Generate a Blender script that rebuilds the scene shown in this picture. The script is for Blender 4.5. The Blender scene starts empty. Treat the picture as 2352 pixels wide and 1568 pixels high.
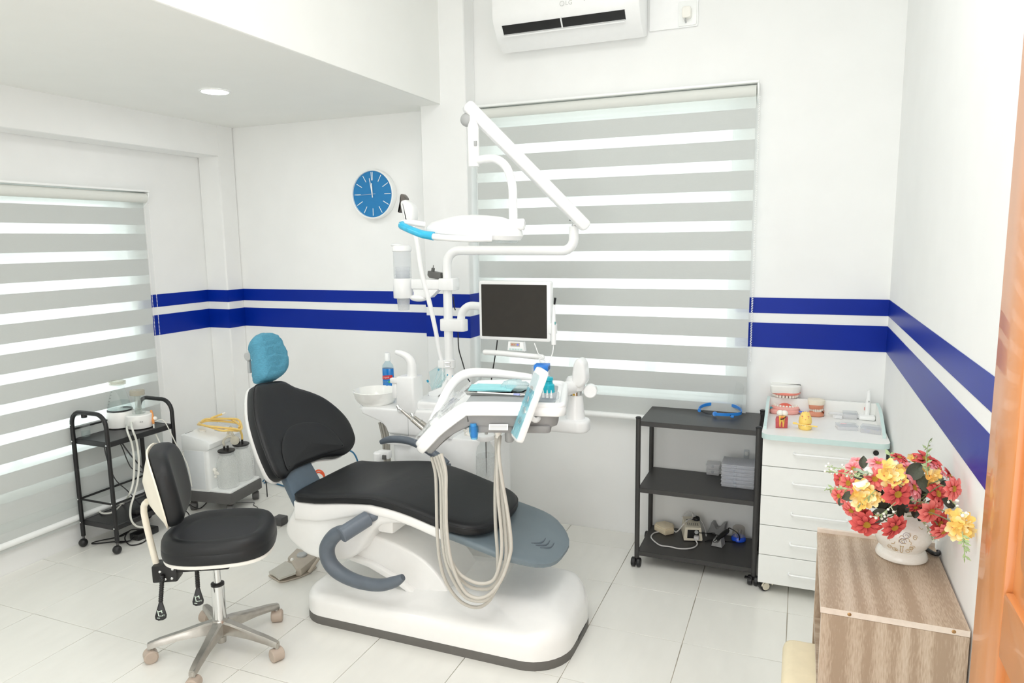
import bpy, bmesh, math, random
from mathutils import Vector, Matrix, noise
random.seed(7)
SC = bpy.context.scene
COL = SC.collection
PI = math.pi
# ---------------------------------------------------------------- camera
FPX, YAW, PITCH, ROLL, CAMH = 1631.7, .386099, .142187, -.013188, 1.65
_cy, _sy = math.cos(YAW), math.sin(YAW)
FW = Vector((-_sy*math.cos(PITCH), _cy*math.cos(PITCH), -math.sin(PITCH)))
_r0 = Vector((_cy, _sy, 0)); _u0 = _r0.cross(FW)
RT = _r0*math.cos(ROLL) + _u0*math.sin(ROLL)
UP = _u0*math.cos(ROLL) - _r0*math.sin(ROLL)
EYE = Vector((0, 0, CAMH))
cd = bpy.data.cameras.new('camera'); cam = bpy.data.objects.new('camera', cd); COL.objects.link(cam)
cd.sensor_fit = 'HORIZONTAL'; cd.sensor_width = 36; cd.lens = FPX/2352*36; cd.clip_start = .02
M3 = Matrix((RT, UP, -FW)).transposed()
cam.matrix_world = Matrix.Translation(EYE) @ M3.to_4x4()
SC.camera = cam
# ---------------------------------------------------------------- world, lights, exposure
W = bpy.data.worlds.new('world'); SC.world = W; W.use_nodes = True
bg = W.node_tree.nodes['Background']; bg.inputs[0].default_value = (.97, .995, 1, 1); bg.inputs[1].default_value = 1.2
SC.cycles.max_bounces = 16; SC.cycles.diffuse_bounces = 8; SC.cycles.transparent_max_bounces = 32; SC.cycles.glossy_bounces = 4
SC.view_settings.view_transform = 'Standard'; SC.view_settings.look = 'None'
SC.view_settings.gamma = 1; SC.view_settings.use_curve_mapping = False
SC.view_settings.exposure = 1.06
def area(name, loc, rot, sx, sy, power, col=(1, 1, 1)):
    l = bpy.data.lights.new(name, 'AREA'); l.shape = 'RECTANGLE'; l.size = sx; l.size_y = sy; l.energy = power; l.color = col
    o = bpy.data.objects.new(name, l); o.location = loc; o.rotation_euler = rot; COL.objects.link(o); return o
area('ceiling_panel_light', (-.55, .9, 3.27), (0, 0, 0), 1.3, 1.8, 14.5, (1, 1, 1))
area('ceiling_panel_light', (-.5, 2.2, 3.27), (0, 0, 0), .9, .9, 2.5, (1, 1, 1))
area('fill_behind_camera', (-.6, -.8, 1.3), (math.radians(90), 0, 0), 1.8, 2.0, 12, (1, 1, 1))  # added soft fill behind the camera, standing in for a bounced flash
DLP = [(-2.74, 2.85, 1.5), (-2.74, 1.45, 1.9), (-2.74, .05, 1.3)]
for dlx, dly, dlw in DLP: area('downlight_lamp', (dlx, dly, 2.37), (0, 0, 0), .4, .4, dlw, (1, .995, .975))
# ---------------------------------------------------------------- pixel of the photo -> point on a real plane
def ray(x, y): return (RT*(x-1176) - UP*(y-784) + FW*FPX)/FPX
def pz(x, y, z=0.0): d = ray(x, y); return EYE + d*((z-CAMH)/d.z)
def py(x, y, Y): d = ray(x, y); return EYE + d*(Y/d.y)
def px(x, y, X): d = ray(x, y); return EYE + d*(X/d.x)
def pon(x, y, P, n): d = ray(x, y); n = Vector(n); return EYE + d*((Vector(P)-EYE).dot(n)/d.dot(n))
def pd(x, y, dist): return EYE + ray(x, y)*dist          # at a depth along the view axis
# ---------------------------------------------------------------- materials
def lin(c):
    c = [((v/255)/12.92 if v/255 <= .04045 else ((v/255+.055)/1.055)**2.4) for v in c]
    return tuple(c)+(1,)
MATS = {}
def mat(name, rgb, rough=.5, metal=0, var=.05, scale=30, bump=0, coat=0, spec=.5, stretch=None, emit=0, sub=0):
    if name in MATS: return MATS[name]
    m = bpy.data.materials.new(name); MATS[name] = m; m.use_nodes = True
    nt = m.node_tree; b = nt.nodes['Principled BSDF']; c = lin(rgb)
    tc = nt.nodes.new('ShaderNodeTexCoord'); mp = nt.nodes.new('ShaderNodeMapping')
    if stretch: mp.inputs['Scale'].default_value = stretch
    nz = nt.nodes.new('ShaderNodeTexNoise'); nz.inputs['Scale'].default_value = scale; nz.inputs['Detail'].default_value = 4
    rp = nt.nodes.new('ShaderNodeValToRGB')
    lo = tuple(v*(1-var) for v in c[:3])+(1,); hi = tuple(min(1, v*(1+var)) for v in c[:3])+(1,)
    rp.color_ramp.elements[0].color = lo; rp.color_ramp.elements[1].color = hi
    rp.color_ramp.elements[0].position = .3; rp.color_ramp.elements[1].position = .7
    L = nt.links.new
    L(tc.outputs['Object'], mp.inputs[0]); L(mp.outputs[0], nz.inputs['Vector']); L(nz.outputs[0], rp.inputs[0]); L(rp.outputs[0], b.inputs['Base Color'])
    b.inputs['Roughness'].default_value = rough; b.inputs['Metallic'].default_value = metal
    b.inputs['Coat Weight'].default_value = coat; b.inputs['Specular IOR Level'].default_value = spec
    if emit: b.inputs['Emission Color'].default_value = c; b.inputs['Emission Strength'].default_value = emit
    if bump:
        bp = nt.nodes.new('ShaderNodeBump'); bp.inputs['Strength'].default_value = bump; bp.inputs['Distance'].default_value = .002
        L(nz.outputs[0], bp.inputs['Height']); L(bp.outputs[0], b.inputs['Normal'])
    return m
def clear(name, rgb=(240, 246, 246), haze=.12, rough=.05, shine=.9):
    """thin clear plastic or glass: sees through, reflects at grazing angles, a little milky"""
    if name in MATS: return MATS[name]
    m = bpy.data.materials.new(name); MATS[name] = m; m.use_nodes = True
    nt = m.node_tree; nt.nodes.clear(); N = nt.nodes.new; L = nt.links.new; c = lin(rgb)
    out = N('ShaderNodeOutputMaterial'); tr = N('ShaderNodeBsdfTransparent'); tr.inputs[0].default_value = tuple(v**.4 for v in c[:3])+(1,)
    df = N('ShaderNodeBsdfDiffuse'); df.inputs[0].default_value = c
    gl = N('ShaderNodeBsdfGlossy'); gl.inputs['Roughness'].default_value = rough
    nz = N('ShaderNodeTexNoise'); nz.inputs['Scale'].default_value = 25
    mr = N('ShaderNodeMapRange'); mr.inputs[3].default_value = haze*.8; mr.inputs[4].default_value = haze*1.2; L(nz.outputs[0], mr.inputs[0])
    tl = N('ShaderNodeBsdfTranslucent'); tl.inputs[0].default_value = c
    m0 = N('ShaderNodeMixShader'); m0.inputs[0].default_value = .5; L(df.outputs[0], m0.inputs[1]); L(tl.outputs[0], m0.inputs[2])
    m1 = N('ShaderNodeMixShader'); L(mr.outputs[0], m1.inputs[0]); L(tr.outputs[0], m1.inputs[1]); L(m0.outputs[0], m1.inputs[2])
    lw = N('ShaderNodeLayerWeight'); lw.inputs[0].default_value = .35
    pw = N('ShaderNodeMath'); pw.operation = 'POWER'; pw.inputs[1].default_value = 3; L(lw.outputs['Facing'], pw.inputs[0])
    ad = N('ShaderNodeMath'); ad.operation = 'ADD'; ad.inputs[1].default_value = .035; L(pw.outputs[0], ad.inputs[0])
    mu = N('ShaderNodeMath'); mu.operation = 'MULTIPLY'; mu.inputs[1].default_value = shine*.6; L(ad.outputs[0], mu.inputs[0])
    m2 = N('ShaderNodeMixShader'); L(mu.outputs[0], m2.inputs[0]); L(m1.outputs[0], m2.inputs[1]); L(gl.outputs[0], m2.inputs[2])
    L(m2.outputs[0], out.inputs[0]); return m
def fabric(name, rgb, see=.0, trans=.3):
    """woven blind cloth: part diffuse, part lit from behind, part open"""
    if name in MATS: return MATS[name]
    m = bpy.data.materials.new(name); MATS[name] = m; m.use_nodes = True
    nt = m.node_tree; nt.nodes.clear(); N = nt.nodes.new; L = nt.links.new; c = lin(rgb)
    out = N('ShaderNodeOutputMaterial')
    tc = N('ShaderNodeTexCoord'); wv = N('ShaderNodeTexNoise'); wv.inputs['Scale'].default_value = 60
    mp = N('ShaderNodeMapping'); mp.inputs['Scale'].default_value = (1, 1, 14); L(tc.outputs['Object'], mp.inputs[0]); L(mp.outputs[0], wv.inputs['Vector'])
    mx = N('ShaderNodeMix'); mx.data_type = 'RGBA'; mx.inputs[6].default_value = tuple(v*.95 for v in c[:3])+(1,); mx.inputs[7].default_value = c
    L(wv.outputs[0], mx.inputs[0])
    df = N('ShaderNodeBsdfDiffuse'); tl = N('ShaderNodeBsdfTranslucent'); tr = N('ShaderNodeBsdfTransparent')
    L(mx.outputs[2], df.inputs[0]); L(mx.outputs[2], tl.inputs[0])
    m1 = N('ShaderNodeMixShader'); m1.inputs[0].default_value = trans; L(df.outputs[0], m1.inputs[1]); L(tl.outputs[0], m1.inputs[2])
    m2 = N('ShaderNodeMixShader'); m2.inputs[0].default_value = see; L(m1.outputs[0], m2.inputs[1]); L(tr.outputs[0], m2.inputs[2])
    L(m2.outputs[0], out.inputs[0]); return m
# ---------------------------------------------------------------- mesh builder
class MB:
    def __init__(s): s.v = []; s.f = []; s.mi = []; s.m = 0
    def add(s, vs, fs):
        o = len(s.v); s.v += [Vector(p) for p in vs]; s.f += [[i+o for i in f] for f in fs]; s.mi += [s.m]*len(fs); return s
    def bm(s, b, M=None):
        b.verts.ensure_lookup_table(); b.verts.index_update()
        s.add([(M @ v.co if M else v.co.copy()) for v in b.verts], [[v.index for v in f.verts] for f in b.faces]); b.free(); return s
    def box(s, lo, hi, r=0, seg=2, M=None):
        lo = Vector(lo); hi = Vector(hi); b = bmesh.new(); bmesh.ops.create_cube(b, size=1)
        for v in b.verts: v.co = Vector(((lo.x+hi.x)/2+v.co.x*(hi.x-lo.x), (lo.y+hi.y)/2+v.co.y*(hi.y-lo.y), (lo.z+hi.z)/2+v.co.z*(hi.z-lo.z)))
        if r: bmesh.ops.bevel(b, geom=b.edges[:], offset=min(r, .49*min(abs(hi[i]-lo[i]) for i in range(3))), segments=seg, profile=.5, affect='EDGES')
        return s.bm(b, M)
    def tube(s, pts, r, n=10, closed=False, caps=True, sub=0, flat=None):
        pts = [Vector(p) for p in pts]
        if sub: 
            rr = r if isinstance(r, (list, tuple)) else [r]*len(pts)
            pts, r = spline(pts, sub, closed, rr)
        N = len(pts); rs = r if isinstance(r, (list, tuple)) else [r]*N
        T = []
        for i in range(N):
            a = pts[(i-1) % N] if (closed or i) else pts[0]; b = pts[(i+1) % N] if (closed or i < N-1) else pts[-1]
            t = (b-a); T.append(t.normalized() if t.length > 1e-9 else Vector((0, 0, 1)))
        x = T[0].orthogonal().normalized()
        if flat: x = (Vector(flat)-T[0]*Vector(flat).dot(T[0])).normalized()
        rings = []
        for i in range(N):
            x = (x - T[i]*x.dot(T[i]))
            x = x.normalized() if x.length > 1e-6 else T[i].orthogonal().normalized()
            y = T[i].cross(x)
            k = flat_k if False else 1
            rings.append([pts[i]+(x*math.cos(2*PI*j/n)+y*math.sin(2*PI*j/n)*k)*rs[i] for j in range(n)])
        return s.loft(rings, closed, caps)
    def loft(s, rings, closed=False, caps=True):
        n = len(rings[0]); vs = [p for r in rings for p in r]; fs = []
        R = len(rings)
        for i in range(R if closed else R-1):
            for j in range(n):
                a = i*n+j; b = i*n+(j+1) % n; c = ((i+1) % R)*n+(j+1) % n; d = ((i+1) % R)*n+j
                fs.append([a, b, c, d])
        if caps and not closed: fs.append(list(range(n))[::-1]); fs.append([(R-1)*n+j for j in range(n)])
        return s.add(vs, fs)
    def lathe(s, prof, n=24, loc=(0, 0, 0), axis=(0, 0, 1), caps=True, sx=1, sy=1):
        ax = Vector(axis).normalized(); x = ax.orthogonal().normalized()
        if abs(ax.z) > .999: x = Vector((1, 0, 0))
        y = ax.cross(x); L = Vector(loc)
        return s.loft([[L+ax*z+x*math.cos(2*PI*j/n)*r*sx+y*math.sin(2*PI*j/n)*r*sy for j in range(n)] for r, z in prof], caps=caps)
    def cyl(s, a, b, r, n=16, r2=None, bev=0):
        a = Vector(a); b = Vector(b); h = (b-a).length; r2 = r if r2 is None else r2
        pr = [(r, 0), (r2, h)] if not bev else [(r-bev, 0), (r, bev), (r2, h-bev), (r2-bev, h)]
        return s.lathe(pr, n, a, b-a)
    def ball(s, c, r, n=12, m=8, sc=(1, 1, 1), R=None):
        c = Vector(c); vs = []; rings = []
        for i in range(1, m):
            t = PI*i/m
            ring = []
            for j in range(n):
                p = Vector((r*math.sin(t)*math.cos(2*PI*j/n)*sc[0], r*math.sin(t)*math.sin(2*PI*j/n)*sc[1], r*math.cos(t)*sc[2]))
                ring.append(c+(R @ p if R else p))
            rings.append(ring)
        o = len(s.v); s.loft(rings, caps=False)
        for sg, ri in ((1, 0), (-1, m-2)):
            p = Vector((0, 0, r*sc[2]*sg)); top = len(s.v); s.v.append(c+(R @ p if R else p))
            for j in range(n):
                a = o+ri*n+j; b = o+ri*n+(j+1) % n
                s.f.append([a, top, b] if sg < 0 else [b, top, a]); s.mi.append(s.m)
        return s
    def prism(s, poly, h0, h1, fn, r=0, seg=2):
        """poly: 2-D outline (u,v); extruded h0..h1; fn(u,v,h)->point; edges at both ends rounded by r"""
        lay = []
        if r:
            for k in range(seg+1): a = PI/2*k/seg; lay.append((r*(1-math.sin(a)), h0+r*(1-math.cos(a))))
            for k in range(seg+1): a = PI/2*k/seg; lay.append((r*(1-math.cos(a)), h1-r*(1-math.sin(a))))
        else: lay = [(0, h0), (0, h1)]
        rings = []
        for ins, h in lay:
            q = inset(poly, ins) if ins else poly
            rings.append([Vector(fn(u, v, h)) for u, v in q])
        return s.loft(rings)
    def slab(s, poly, lay, fn, grid=4, domed=0.0, bottom=True):
        """cushion: rings of the outline at (inset,height) layers, then the top filled with shrinking rings"""
        cx = sum(p[0] for p in poly)/len(poly); cy = sum(p[1] for p in poly)/len(poly)
        rings = []
        if bottom:
            q = inset(poly, lay[0][0])
            for k in (.02, .5, .8): rings.append([Vector(fn(cx+(u-cx)*k, cy+(v-cy)*k, lay[0][1])) for u, v in q])
        for ins, h in lay: rings.append([Vector(fn(u, v, h)) for u, v in (inset(poly, ins) if ins else poly)])
        q = inset(poly, lay[-1][0])
        for k in range(1, grid+1):
            t = 1-k/grid*.98; rings.append([Vector(fn(cx+(u-cx)*t, cy+(v-cy)*t, lay[-1][1]+domed*(1-t*t))) for u, v in q])
        return s.loft(rings)
    def text(s, txt, size, M, depth=.0004):
        cu = bpy.data.curves.new('lettering', 'FONT'); cu.body = txt; cu.size = size; cu.extrude = depth; cu.align_x = 'CENTER'; cu.align_y = 'CENTER'; cu.resolution_u = 2
        o = bpy.data.objects.new('lettering', cu); COL.objects.link(o)
        dg = bpy.context.evaluated_depsgraph_get(); me = bpy.data.meshes.new_from_object(o.evaluated_get(dg))
        s.add([M @ v.co for v in me.vertices], [list(p.vertices) for p in me.polygons])
        bpy.data.objects.remove(o); bpy.data.curves.remove(cu); bpy.data.meshes.remove(me); return s
def inset(poly, d):
    if not d: return list(poly)
    n = len(poly); A = sum(poly[i][0]*poly[(i+1) % n][1]-poly[(i+1) % n][0]*poly[i][1] for i in range(n)); sg = 1 if A > 0 else -1
    out = []
    for i in range(n):
        a, b, c = poly[i-1], poly[i], poly[(i+1) % n]
        e1 = Vector((b[0]-a[0], b[1]-a[1])); e2 = Vector((c[0]-b[0], c[1]-b[1]))
        e1 = e1.normalized() if e1.length > 1e-9 else e2.normalized(); e2 = e2.normalized() if e2.length > 1e-9 else e1
        n1 = Vector((-e1.y, e1.x))*sg; n2 = Vector((-e2.y, e2.x))*sg; m = (n1+n2)
        m = m.normalized() if m.length > 1e-6 else n1
        k = d/max(.5, m.dot(n1)); out.append((b[0]+m.x*k, b[1]+m.y*k))
    return out
def spline(pts, sub, closed=False, rr=None):
    n = len(pts); out = []; ro = []
    for i in range(n if closed else n-1):
        g = lambda k: pts[k % n] if closed else pts[max(0, min(n-1, k))]
        p0, p1, p2, p3 = g(i-1), g(i), g(i+1), g(i+2)
        for k in range(sub):
            t = k/sub; t2 = t*t; t3 = t2*t
            q = [.5*((2*p1[d])+(-p0[d]+p2[d])*t+(2*p0[d]-5*p1[d]+4*p2[d]-p3[d])*t2+(-p0[d]+3*p1[d]-3*p2[d]+p3[d])*t3) for d in range(len(p1))]
            out.append(Vector(q) if len(q) == 3 else tuple(q))
            if rr: ro.append(rr[i]+(rr[(i+1) % n]-rr[i])*t)
    if not closed: out.append(pts[-1]); 
    if rr and not closed: ro.append(rr[-1])
    return (out, ro) if rr else out
def rrect(u0, u1, v0, v1, r, seg=5):
    out = []
    if not isinstance(r, (list, tuple)): r = [r]*4
    for (cx, cy, a0), q in zip(((u1, v0, -PI/2), (u1, v1, 0), (u0, v1, PI/2), (u0, v0, PI)), r):
        sx = -1 if cx == u1 else 1; sy = -1 if cy == v1 else 1
        for k in range(seg+1):
            a = a0+PI/2*k/seg; out.append((cx+sx*q+q*math.cos(a), cy+sy*q+q*math.sin(a)))
    return out
def Z(x=0, y=0): return lambda u, v, h: (u, v, h)
XZ = lambda u, v, h: (u, h, v)        # outline in x,z; extruded along y
YZ = lambda u, v, h: (h, u, v)        # outline in y,z; extruded along x
XY = lambda u, v, h: (u, v, h)
# ---------------------------------------------------------------- linking objects
SMOOTH = math.radians(38)
def mesh(name, mb, mats, shift=None, smooth=True):
    me = bpy.data.meshes.new(name); sh = Vector(shift) if shift is not None else None
    me.from_pydata([(v-sh if sh else v)[:] for v in mb.v], [], mb.f)
    for m in (mats if isinstance(mats, (list, tuple)) else [mats]): me.materials.append(m)
    if any(mb.mi): me.polygons.foreach_set('material_index', mb.mi)
    b = bmesh.new(); b.from_mesh(me); bmesh.ops.recalc_face_normals(b, faces=b.faces[:])
    for f in b.faces: f.smooth = smooth
    for e in b.edges:
        if len(e.link_faces) == 2 and e.calc_face_angle(0) > SMOOTH: e.smooth = False
    b.to_mesh(me); b.free(); me.update(); return me
def tag(o, label=None, cat=None, group=None, kind=None):
    if label: o['label'] = label
    if cat: o['category'] = cat
    if group: o['group'] = group
    if kind: o['kind'] = kind
    return o
def obj(name, mb, mats, parent=None, label=None, loc=None):
    """one mesh object; mb is in world space (or in the parent's own space when the parent was made with local=True)"""
    local = bool(parent and parent.get('_local')); sh = None; at = (0, 0, 0)
    if parent:
        if not local:
            sh = parent['_o'] if '_o' in parent else (0, 0, 0); sh = Vector(sh)
        if loc is not None and local: at = loc; 
        if loc is not None and not local: at = Vector(loc)-sh; sh = Vector(loc)
    else:
        sh = Vector(loc) if loc is not None else None; at = loc if loc is not None else (0, 0, 0)
    if parent and local and loc is not None: sh = Vector(loc)
    o = bpy.data.objects.new(name, mesh(name, mb, mats, sh)); COL.objects.link(o); o.location = at
    if parent: o.parent = parent
    o['_o'] = list((Vector(sh) if sh is not None else Vector((0, 0, 0)))) if not local else [0, 0, 0]
    if local: o['_local'] = 1
    if label: o['label'] = label
    return o
def thing(name, label, cat, loc, rotz=0, group=None, local=False):
    o = bpy.data.objects.new(name, None); COL.objects.link(o); o.location = loc; o.rotation_euler = (0, 0, rotz)
    o.empty_display_size = .05
    o['_o'] = list(loc)
    if local: o['_local'] = 1
    return tag(o, label, cat, group)
def dup(root, loc=None, rotz=None, label=None, mw=None):
    r = root.copy(); COL.objects.link(r)
    if loc is not None: r.location = loc
    if rotz is not None: r.rotation_euler = (0, 0, rotz)
    if mw is not None: r.matrix_world = mw
    if label: r['label'] = label
    for ch in list(root.children):
        c = ch.copy(); COL.objects.link(c); c.parent = r
        for g in ch.children:
            d = g.copy(); COL.objects.link(d); d.parent = c
    return r
def single(name, mb, mats, label, cat, loc=None, group=None):
    if loc is None:
        loc = Vector((sum(v.x for v in mb.v)/len(mb.v), sum(v.y for v in mb.v)/len(mb.v), min(v.z for v in mb.v)))
    return tag(obj(name, mb, mats, None, None, loc), label, cat, group)
def frame(o, x, y, z):
    x = Vector(x).normalized(); z = Vector(z).normalized(); y = z.cross(x).normalized(); x = y.cross(z)
    m = Matrix((x, y, z)).transposed().to_4x4(); m.translation = Vector(o); return m
# palette
WHITE = mat('white_plastic', (246, 248, 247), .32, var=.012, coat=.15)
WHITE2 = mat('ivory_plastic', (243, 241, 234), .4, var=.015)
PAINT = mat('wall_paint', (241, 242, 241), .75, var=.012, scale=6, bump=.05)
CEILP = mat('ceiling_paint', (240, 241, 238), .8, var=.01, scale=5)
BLUEP = mat('blue_stripe_paint', (0, 40, 150), .35, var=.05, scale=4, spec=.2)
BLACKM = mat('black_powder_coat', (22, 22, 23), .42, var=.15, scale=80, bump=.1)
CHAR = mat('charcoal_steel', (58, 57, 56), .5, var=.06, scale=60, bump=.08)
LEATH = mat('black_leatherette', (19, 21, 24), .5, var=.12, scale=220, bump=.12)
GREYB = mat('blue_grey_plastic', (99, 111, 122), .42, var=.04, scale=40)
DGREY = mat('dark_grey_plastic', (92, 91, 90), .5, var=.04)
MGREY = mat('mid_grey_plastic', (176, 178, 178), .45, var=.03)
HOSE = mat('beige_grey_hose', (199, 195, 186), .45, var=.03)
CHROME = mat('chrome', (225, 226, 226), .14, 1, var=.02)
ALU = mat('polished_aluminium', (188, 184, 178), .32, 1, var=.08, scale=40)
BLK = mat('black_plastic', (26, 26, 27), .4, var=.1)
BEIGE = mat('beige_plastic', (226, 219, 200), .45, var=.03)
GLASS = clear('clear_glass', (244, 249, 248), .07, .03)
CLEARP = clear('clear_plastic', (240, 243, 246), .22, .1)
# ================================================================ the room
XL, XR, YB, YF, ZC, ZS = -3.68, .396, 3.789, -.9, 3.3, 2.40
XS = -1.90
def structure(name, mb, m, parent=None): 
    o = obj(name, mb, m, parent)
    if not parent: o['kind'] = 'structure'
    return o
GROUT = mat('tile_grout', (198, 188, 170), .9, var=.04)
fl = structure('floor', MB().box((XL-.2, YF-.2, -.12), (XR+.2, YB+.2, -.006)), GROUT)
TILEM = []
for k in range(4):
    m = mat('porcelain_tile_%d' % k, [(235, 234, 228), (233, 232, 226), (236, 235, 229), (234, 233, 227)][k], .22, var=.02, scale=5, stretch=(3.0, 1, 1), coat=.1)
    TILEM.append(m)
tx, ty, g = .396, .4, .0012
tms = [mesh('tile', MB().box((g, g, -.007), (tx-g, ty-g, 0), .0012, 1), m) for m in TILEM]
i0 = -9; rn = random.Random(3)
for i in range(-8, 4):
    x0 = -.785+tx*i
    if x0 > XR: continue
    for j in range(-11, 3):
        y0 = 3.175+ty*j
        if y0 >= YB or x0+tx <= XL or y0+ty < -.6: continue
        ax0, ax1, ay0, ay1 = max(x0, XL), min(x0+tx, XR), y0, min(y0+ty, YB)
        if ax1-ax0 < .02: continue
        if ax1-ax0 > tx-.001 and ay1-ay0 > ty-.001: me = rn.choice(tms)
        else: me = mesh('tile', MB().box((g, g, -.007), (ax1-ax0-g, ay1-ay0-g, 0), .0012, 1), rn.choice(TILEM))
        o = bpy.data.objects.new('tile', me); COL.objects.link(o); o.parent = fl; o.location = (ax0, ay0, 0)
# back wall with the window opening
WX0, WX1, WZ0, WZ1 = -1.64, -.30, .80, 2.30
t = .2
wb = MB()
wb.box((XL-t, YB, -.006), (WX0, YB+t, ZC)); wb.box((WX1, YB, -.006), (XR+t, YB+t, ZC))
wb.box((WX0, YB, -.006), (WX1, YB+t, WZ0)); wb.box((WX0, YB, WZ1), (WX1, YB+t, ZC))
wall_back = structure('wall_back', wb, PAINT)
VY0, VY1, VZ0, VZ1 = .9, 3.06, .46, 1.93
wl = MB()
wl.box((XL-t, YF-t, -.006), (XL, VY0, ZC)); wl.box((XL-t, VY1, -.006), (XL, YB, ZC))
wl.box((XL-t, VY0, -.006), (XL, VY1, VZ0)); wl.box((XL-t, VY0, VZ1), (XL, VY1, ZC))
wall_left = structure('wall_left', wl, PAINT)
wall_right = structure('wall_right', MB().box((XR, YF-t, -.006), (XR+t, YB, ZC)), PAINT)
wall_front = structure('wall_front', MB().box((XL, YF-t, -.006), (XR, YF, ZC)), PAINT)
structure('ceiling', MB().box((XL-t, YF-t, ZC), (XR+t, YB+t, ZC+.15)), CEILP)
PX0, PX1, PY = -2.03, -1.745, 3.66
pillar = structure('wall_pillar', MB().box((PX0, PY, -.006), (PX1, YB, ZC), .006, 1), PAINT)
CX1, CYY = -3.505, 3.645
corner = structure('wall_corner', MB().box((XL, CYY, -.006), (CX1, YB, ZS+.012), .008, 1), PAINT)
structure('ceiling_lowered', MB().box((XL, YF, ZS), (XS, YB, ZC), .004, 1), CEILP)
structure('trim_1', MB().box((XL+.002, YF, 2.205), (CX1-.003, CYY+.06, ZS+.01), .004, 1), PAINT).name = 'trim_1'
# painted stripes: thin coats of paint on each wall face
def stripes(parent, a, b, nrm):
    a = Vector(a); b = Vector(b); n = Vector(nrm)
    for z0, z1 in ((1.267, 1.345), (1.093, 1.218)):
        q = [a+n*.0015, b+n*.0015, b, a]
        mb = MB(); mb.add([(p.x, p.y, z) for z in (z0, z1) for p in q], [[0, 1, 2, 3], [7, 6, 5, 4], [0, 4, 5, 1], [1, 5, 6, 2], [2, 6, 7, 3], [3, 7, 4, 0]])
        obj('stripe', mb, BLUEP, parent, 'deep blue painted band')
stripes(wall_left, (XL, 3.10, 0), (XL, CYY, 0), (1, 0, 0))
stripes(corner, (XL, CYY, 0), (CX1, CYY, 0), (0, -1, 0))
stripes(corner, (CX1, CYY, 0), (CX1, YB, 0), (1, 0, 0))
stripes(wall_back, (CX1, YB, 0), (PX0, YB, 0), (0, -1, 0))
stripes(pillar, (PX0, PY, 0), (PX1, PY, 0), (0, -1, 0))
stripes(pillar, (PX1, PY, 0), (PX1, YB, 0), (1, 0, 0))
stripes(wall_back, (-.30, YB, 0), (XR, YB, 0), (0, -1, 0))
stripes(wall_right, (XR, YB, 0), (XR, .9, 0), (-1, 0, 0))
# windows
FRM = mat('window_frame_white', (236, 240, 240), .4)
PANE = clear('window_pane', (246, 251, 250), .03, .02)
def window(name, fn, u0, u1, z0, z1, cuts, zc):
    w = thing(name, None, None, fn((u0+u1)/2, .1, z0)); w['kind'] = 'structure'
    mb = MB()
    def bar(ua, ub, za, zb, d0=.07, d1=.13):
        p = [fn(ua, d0, za), fn(ub, d1, zb)]; mb.box([min(p[0][k], p[1][k]) for k in range(3)], [max(p[0][k], p[1][k]) for k in range(3)], .004, 1)
    bar(u0, u1, z0, z0+.05); bar(u0, u1, z1-.05, z1); bar(u0, u0+.05, z0+.05, z1-.05); bar(u1-.05, u1, z0+.05, z1-.05)
    for c in cuts: bar(c-.03, c+.03, z0+.05, z1-.05, .073, .127)
    bar(u0+.05, u1-.05, zc-.025, zc+.025, .076, .124)
    obj('frame', mb, FRM, w)
    ed = [u0]+list(cuts)+[u1]
    for a, b in zip(ed, ed[1:]):
        for za, zb in ((z0, zc), (zc, z1)):
            g_ = MB(); p = [fn(a+.02, .098, za+.02), fn(b-.02, .102, zb-.02)]
            g_.box([min(p[0][k], p[1][k]) for k in range(3)], [max(p[0][k], p[1][k]) for k in range(3)]); obj('pane', g_, PANE, w)
    return w
window('window_1', lambda u, d, z: (u, YB+d, z), WX0, WX1, WZ0, WZ1, (-1.19, -.75), 1.9)
window('window_2', lambda u, d, z: (XL-d, u, z), VY0, VY1, VZ0, VZ1, (1.6, 2.35), 1.6)
# open wooden door, its free edge towards us
DW = mat('varnished_orange_wood', (210, 136, 76), .3, var=.10, scale=3.5, stretch=(3, 3, .35), coat=.35)
dx0, dx1, dy0, dy1 = .292, .332, .46, 1.318
door = thing('door_1', 'varnished orange wooden door leaf standing open at the right edge', None, (.31, dy0, 0)); door['kind'] = 'structure'; 
leaf = MB()
st = .15
leaf.box((dx0, dy1-st, .01), (dx1, dy1, 2.05), .006); leaf.box((dx0, dy0, .01), (dx1, dy0+st, 2.05), .006)
for za, zb in ((.01, .25), (1.03, 1.135), (1.86, 2.05)): leaf.box((dx0+.001, dy0+st, za), (dx1-.001, dy1-st, zb), .006)
obj('leaf_frame', leaf, DW, door)
for za, zb in ((.25, 1.03), (1.135, 1.86)):
    pn = MB().prism(rrect(dy0+st-.004, dy1-st+.004, za-.004, zb+.004, .004, 2), dx0+.012, dx1-.012, YZ)
    pn.prism(rrect(dy0+st+.05, dy1-st-.05, za+.05, zb-.05, .03, 4), dx0+.002, dx1-.012, YZ, .009)
    obj('panel', pn, DW, door)
obj('hinge', MB().cyl((.35, dy0, .3), (.35, dy0, .4), .012).cyl((.35, dy0, 1.65), (.35, dy0, 1.75), .012).box((.33, dy0-.01, .3), (XR, dy0+.01, .4)).box((.33, dy0-.01, 1.65), (XR, dy0+.01, 1.75)), CHROME, door)
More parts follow.
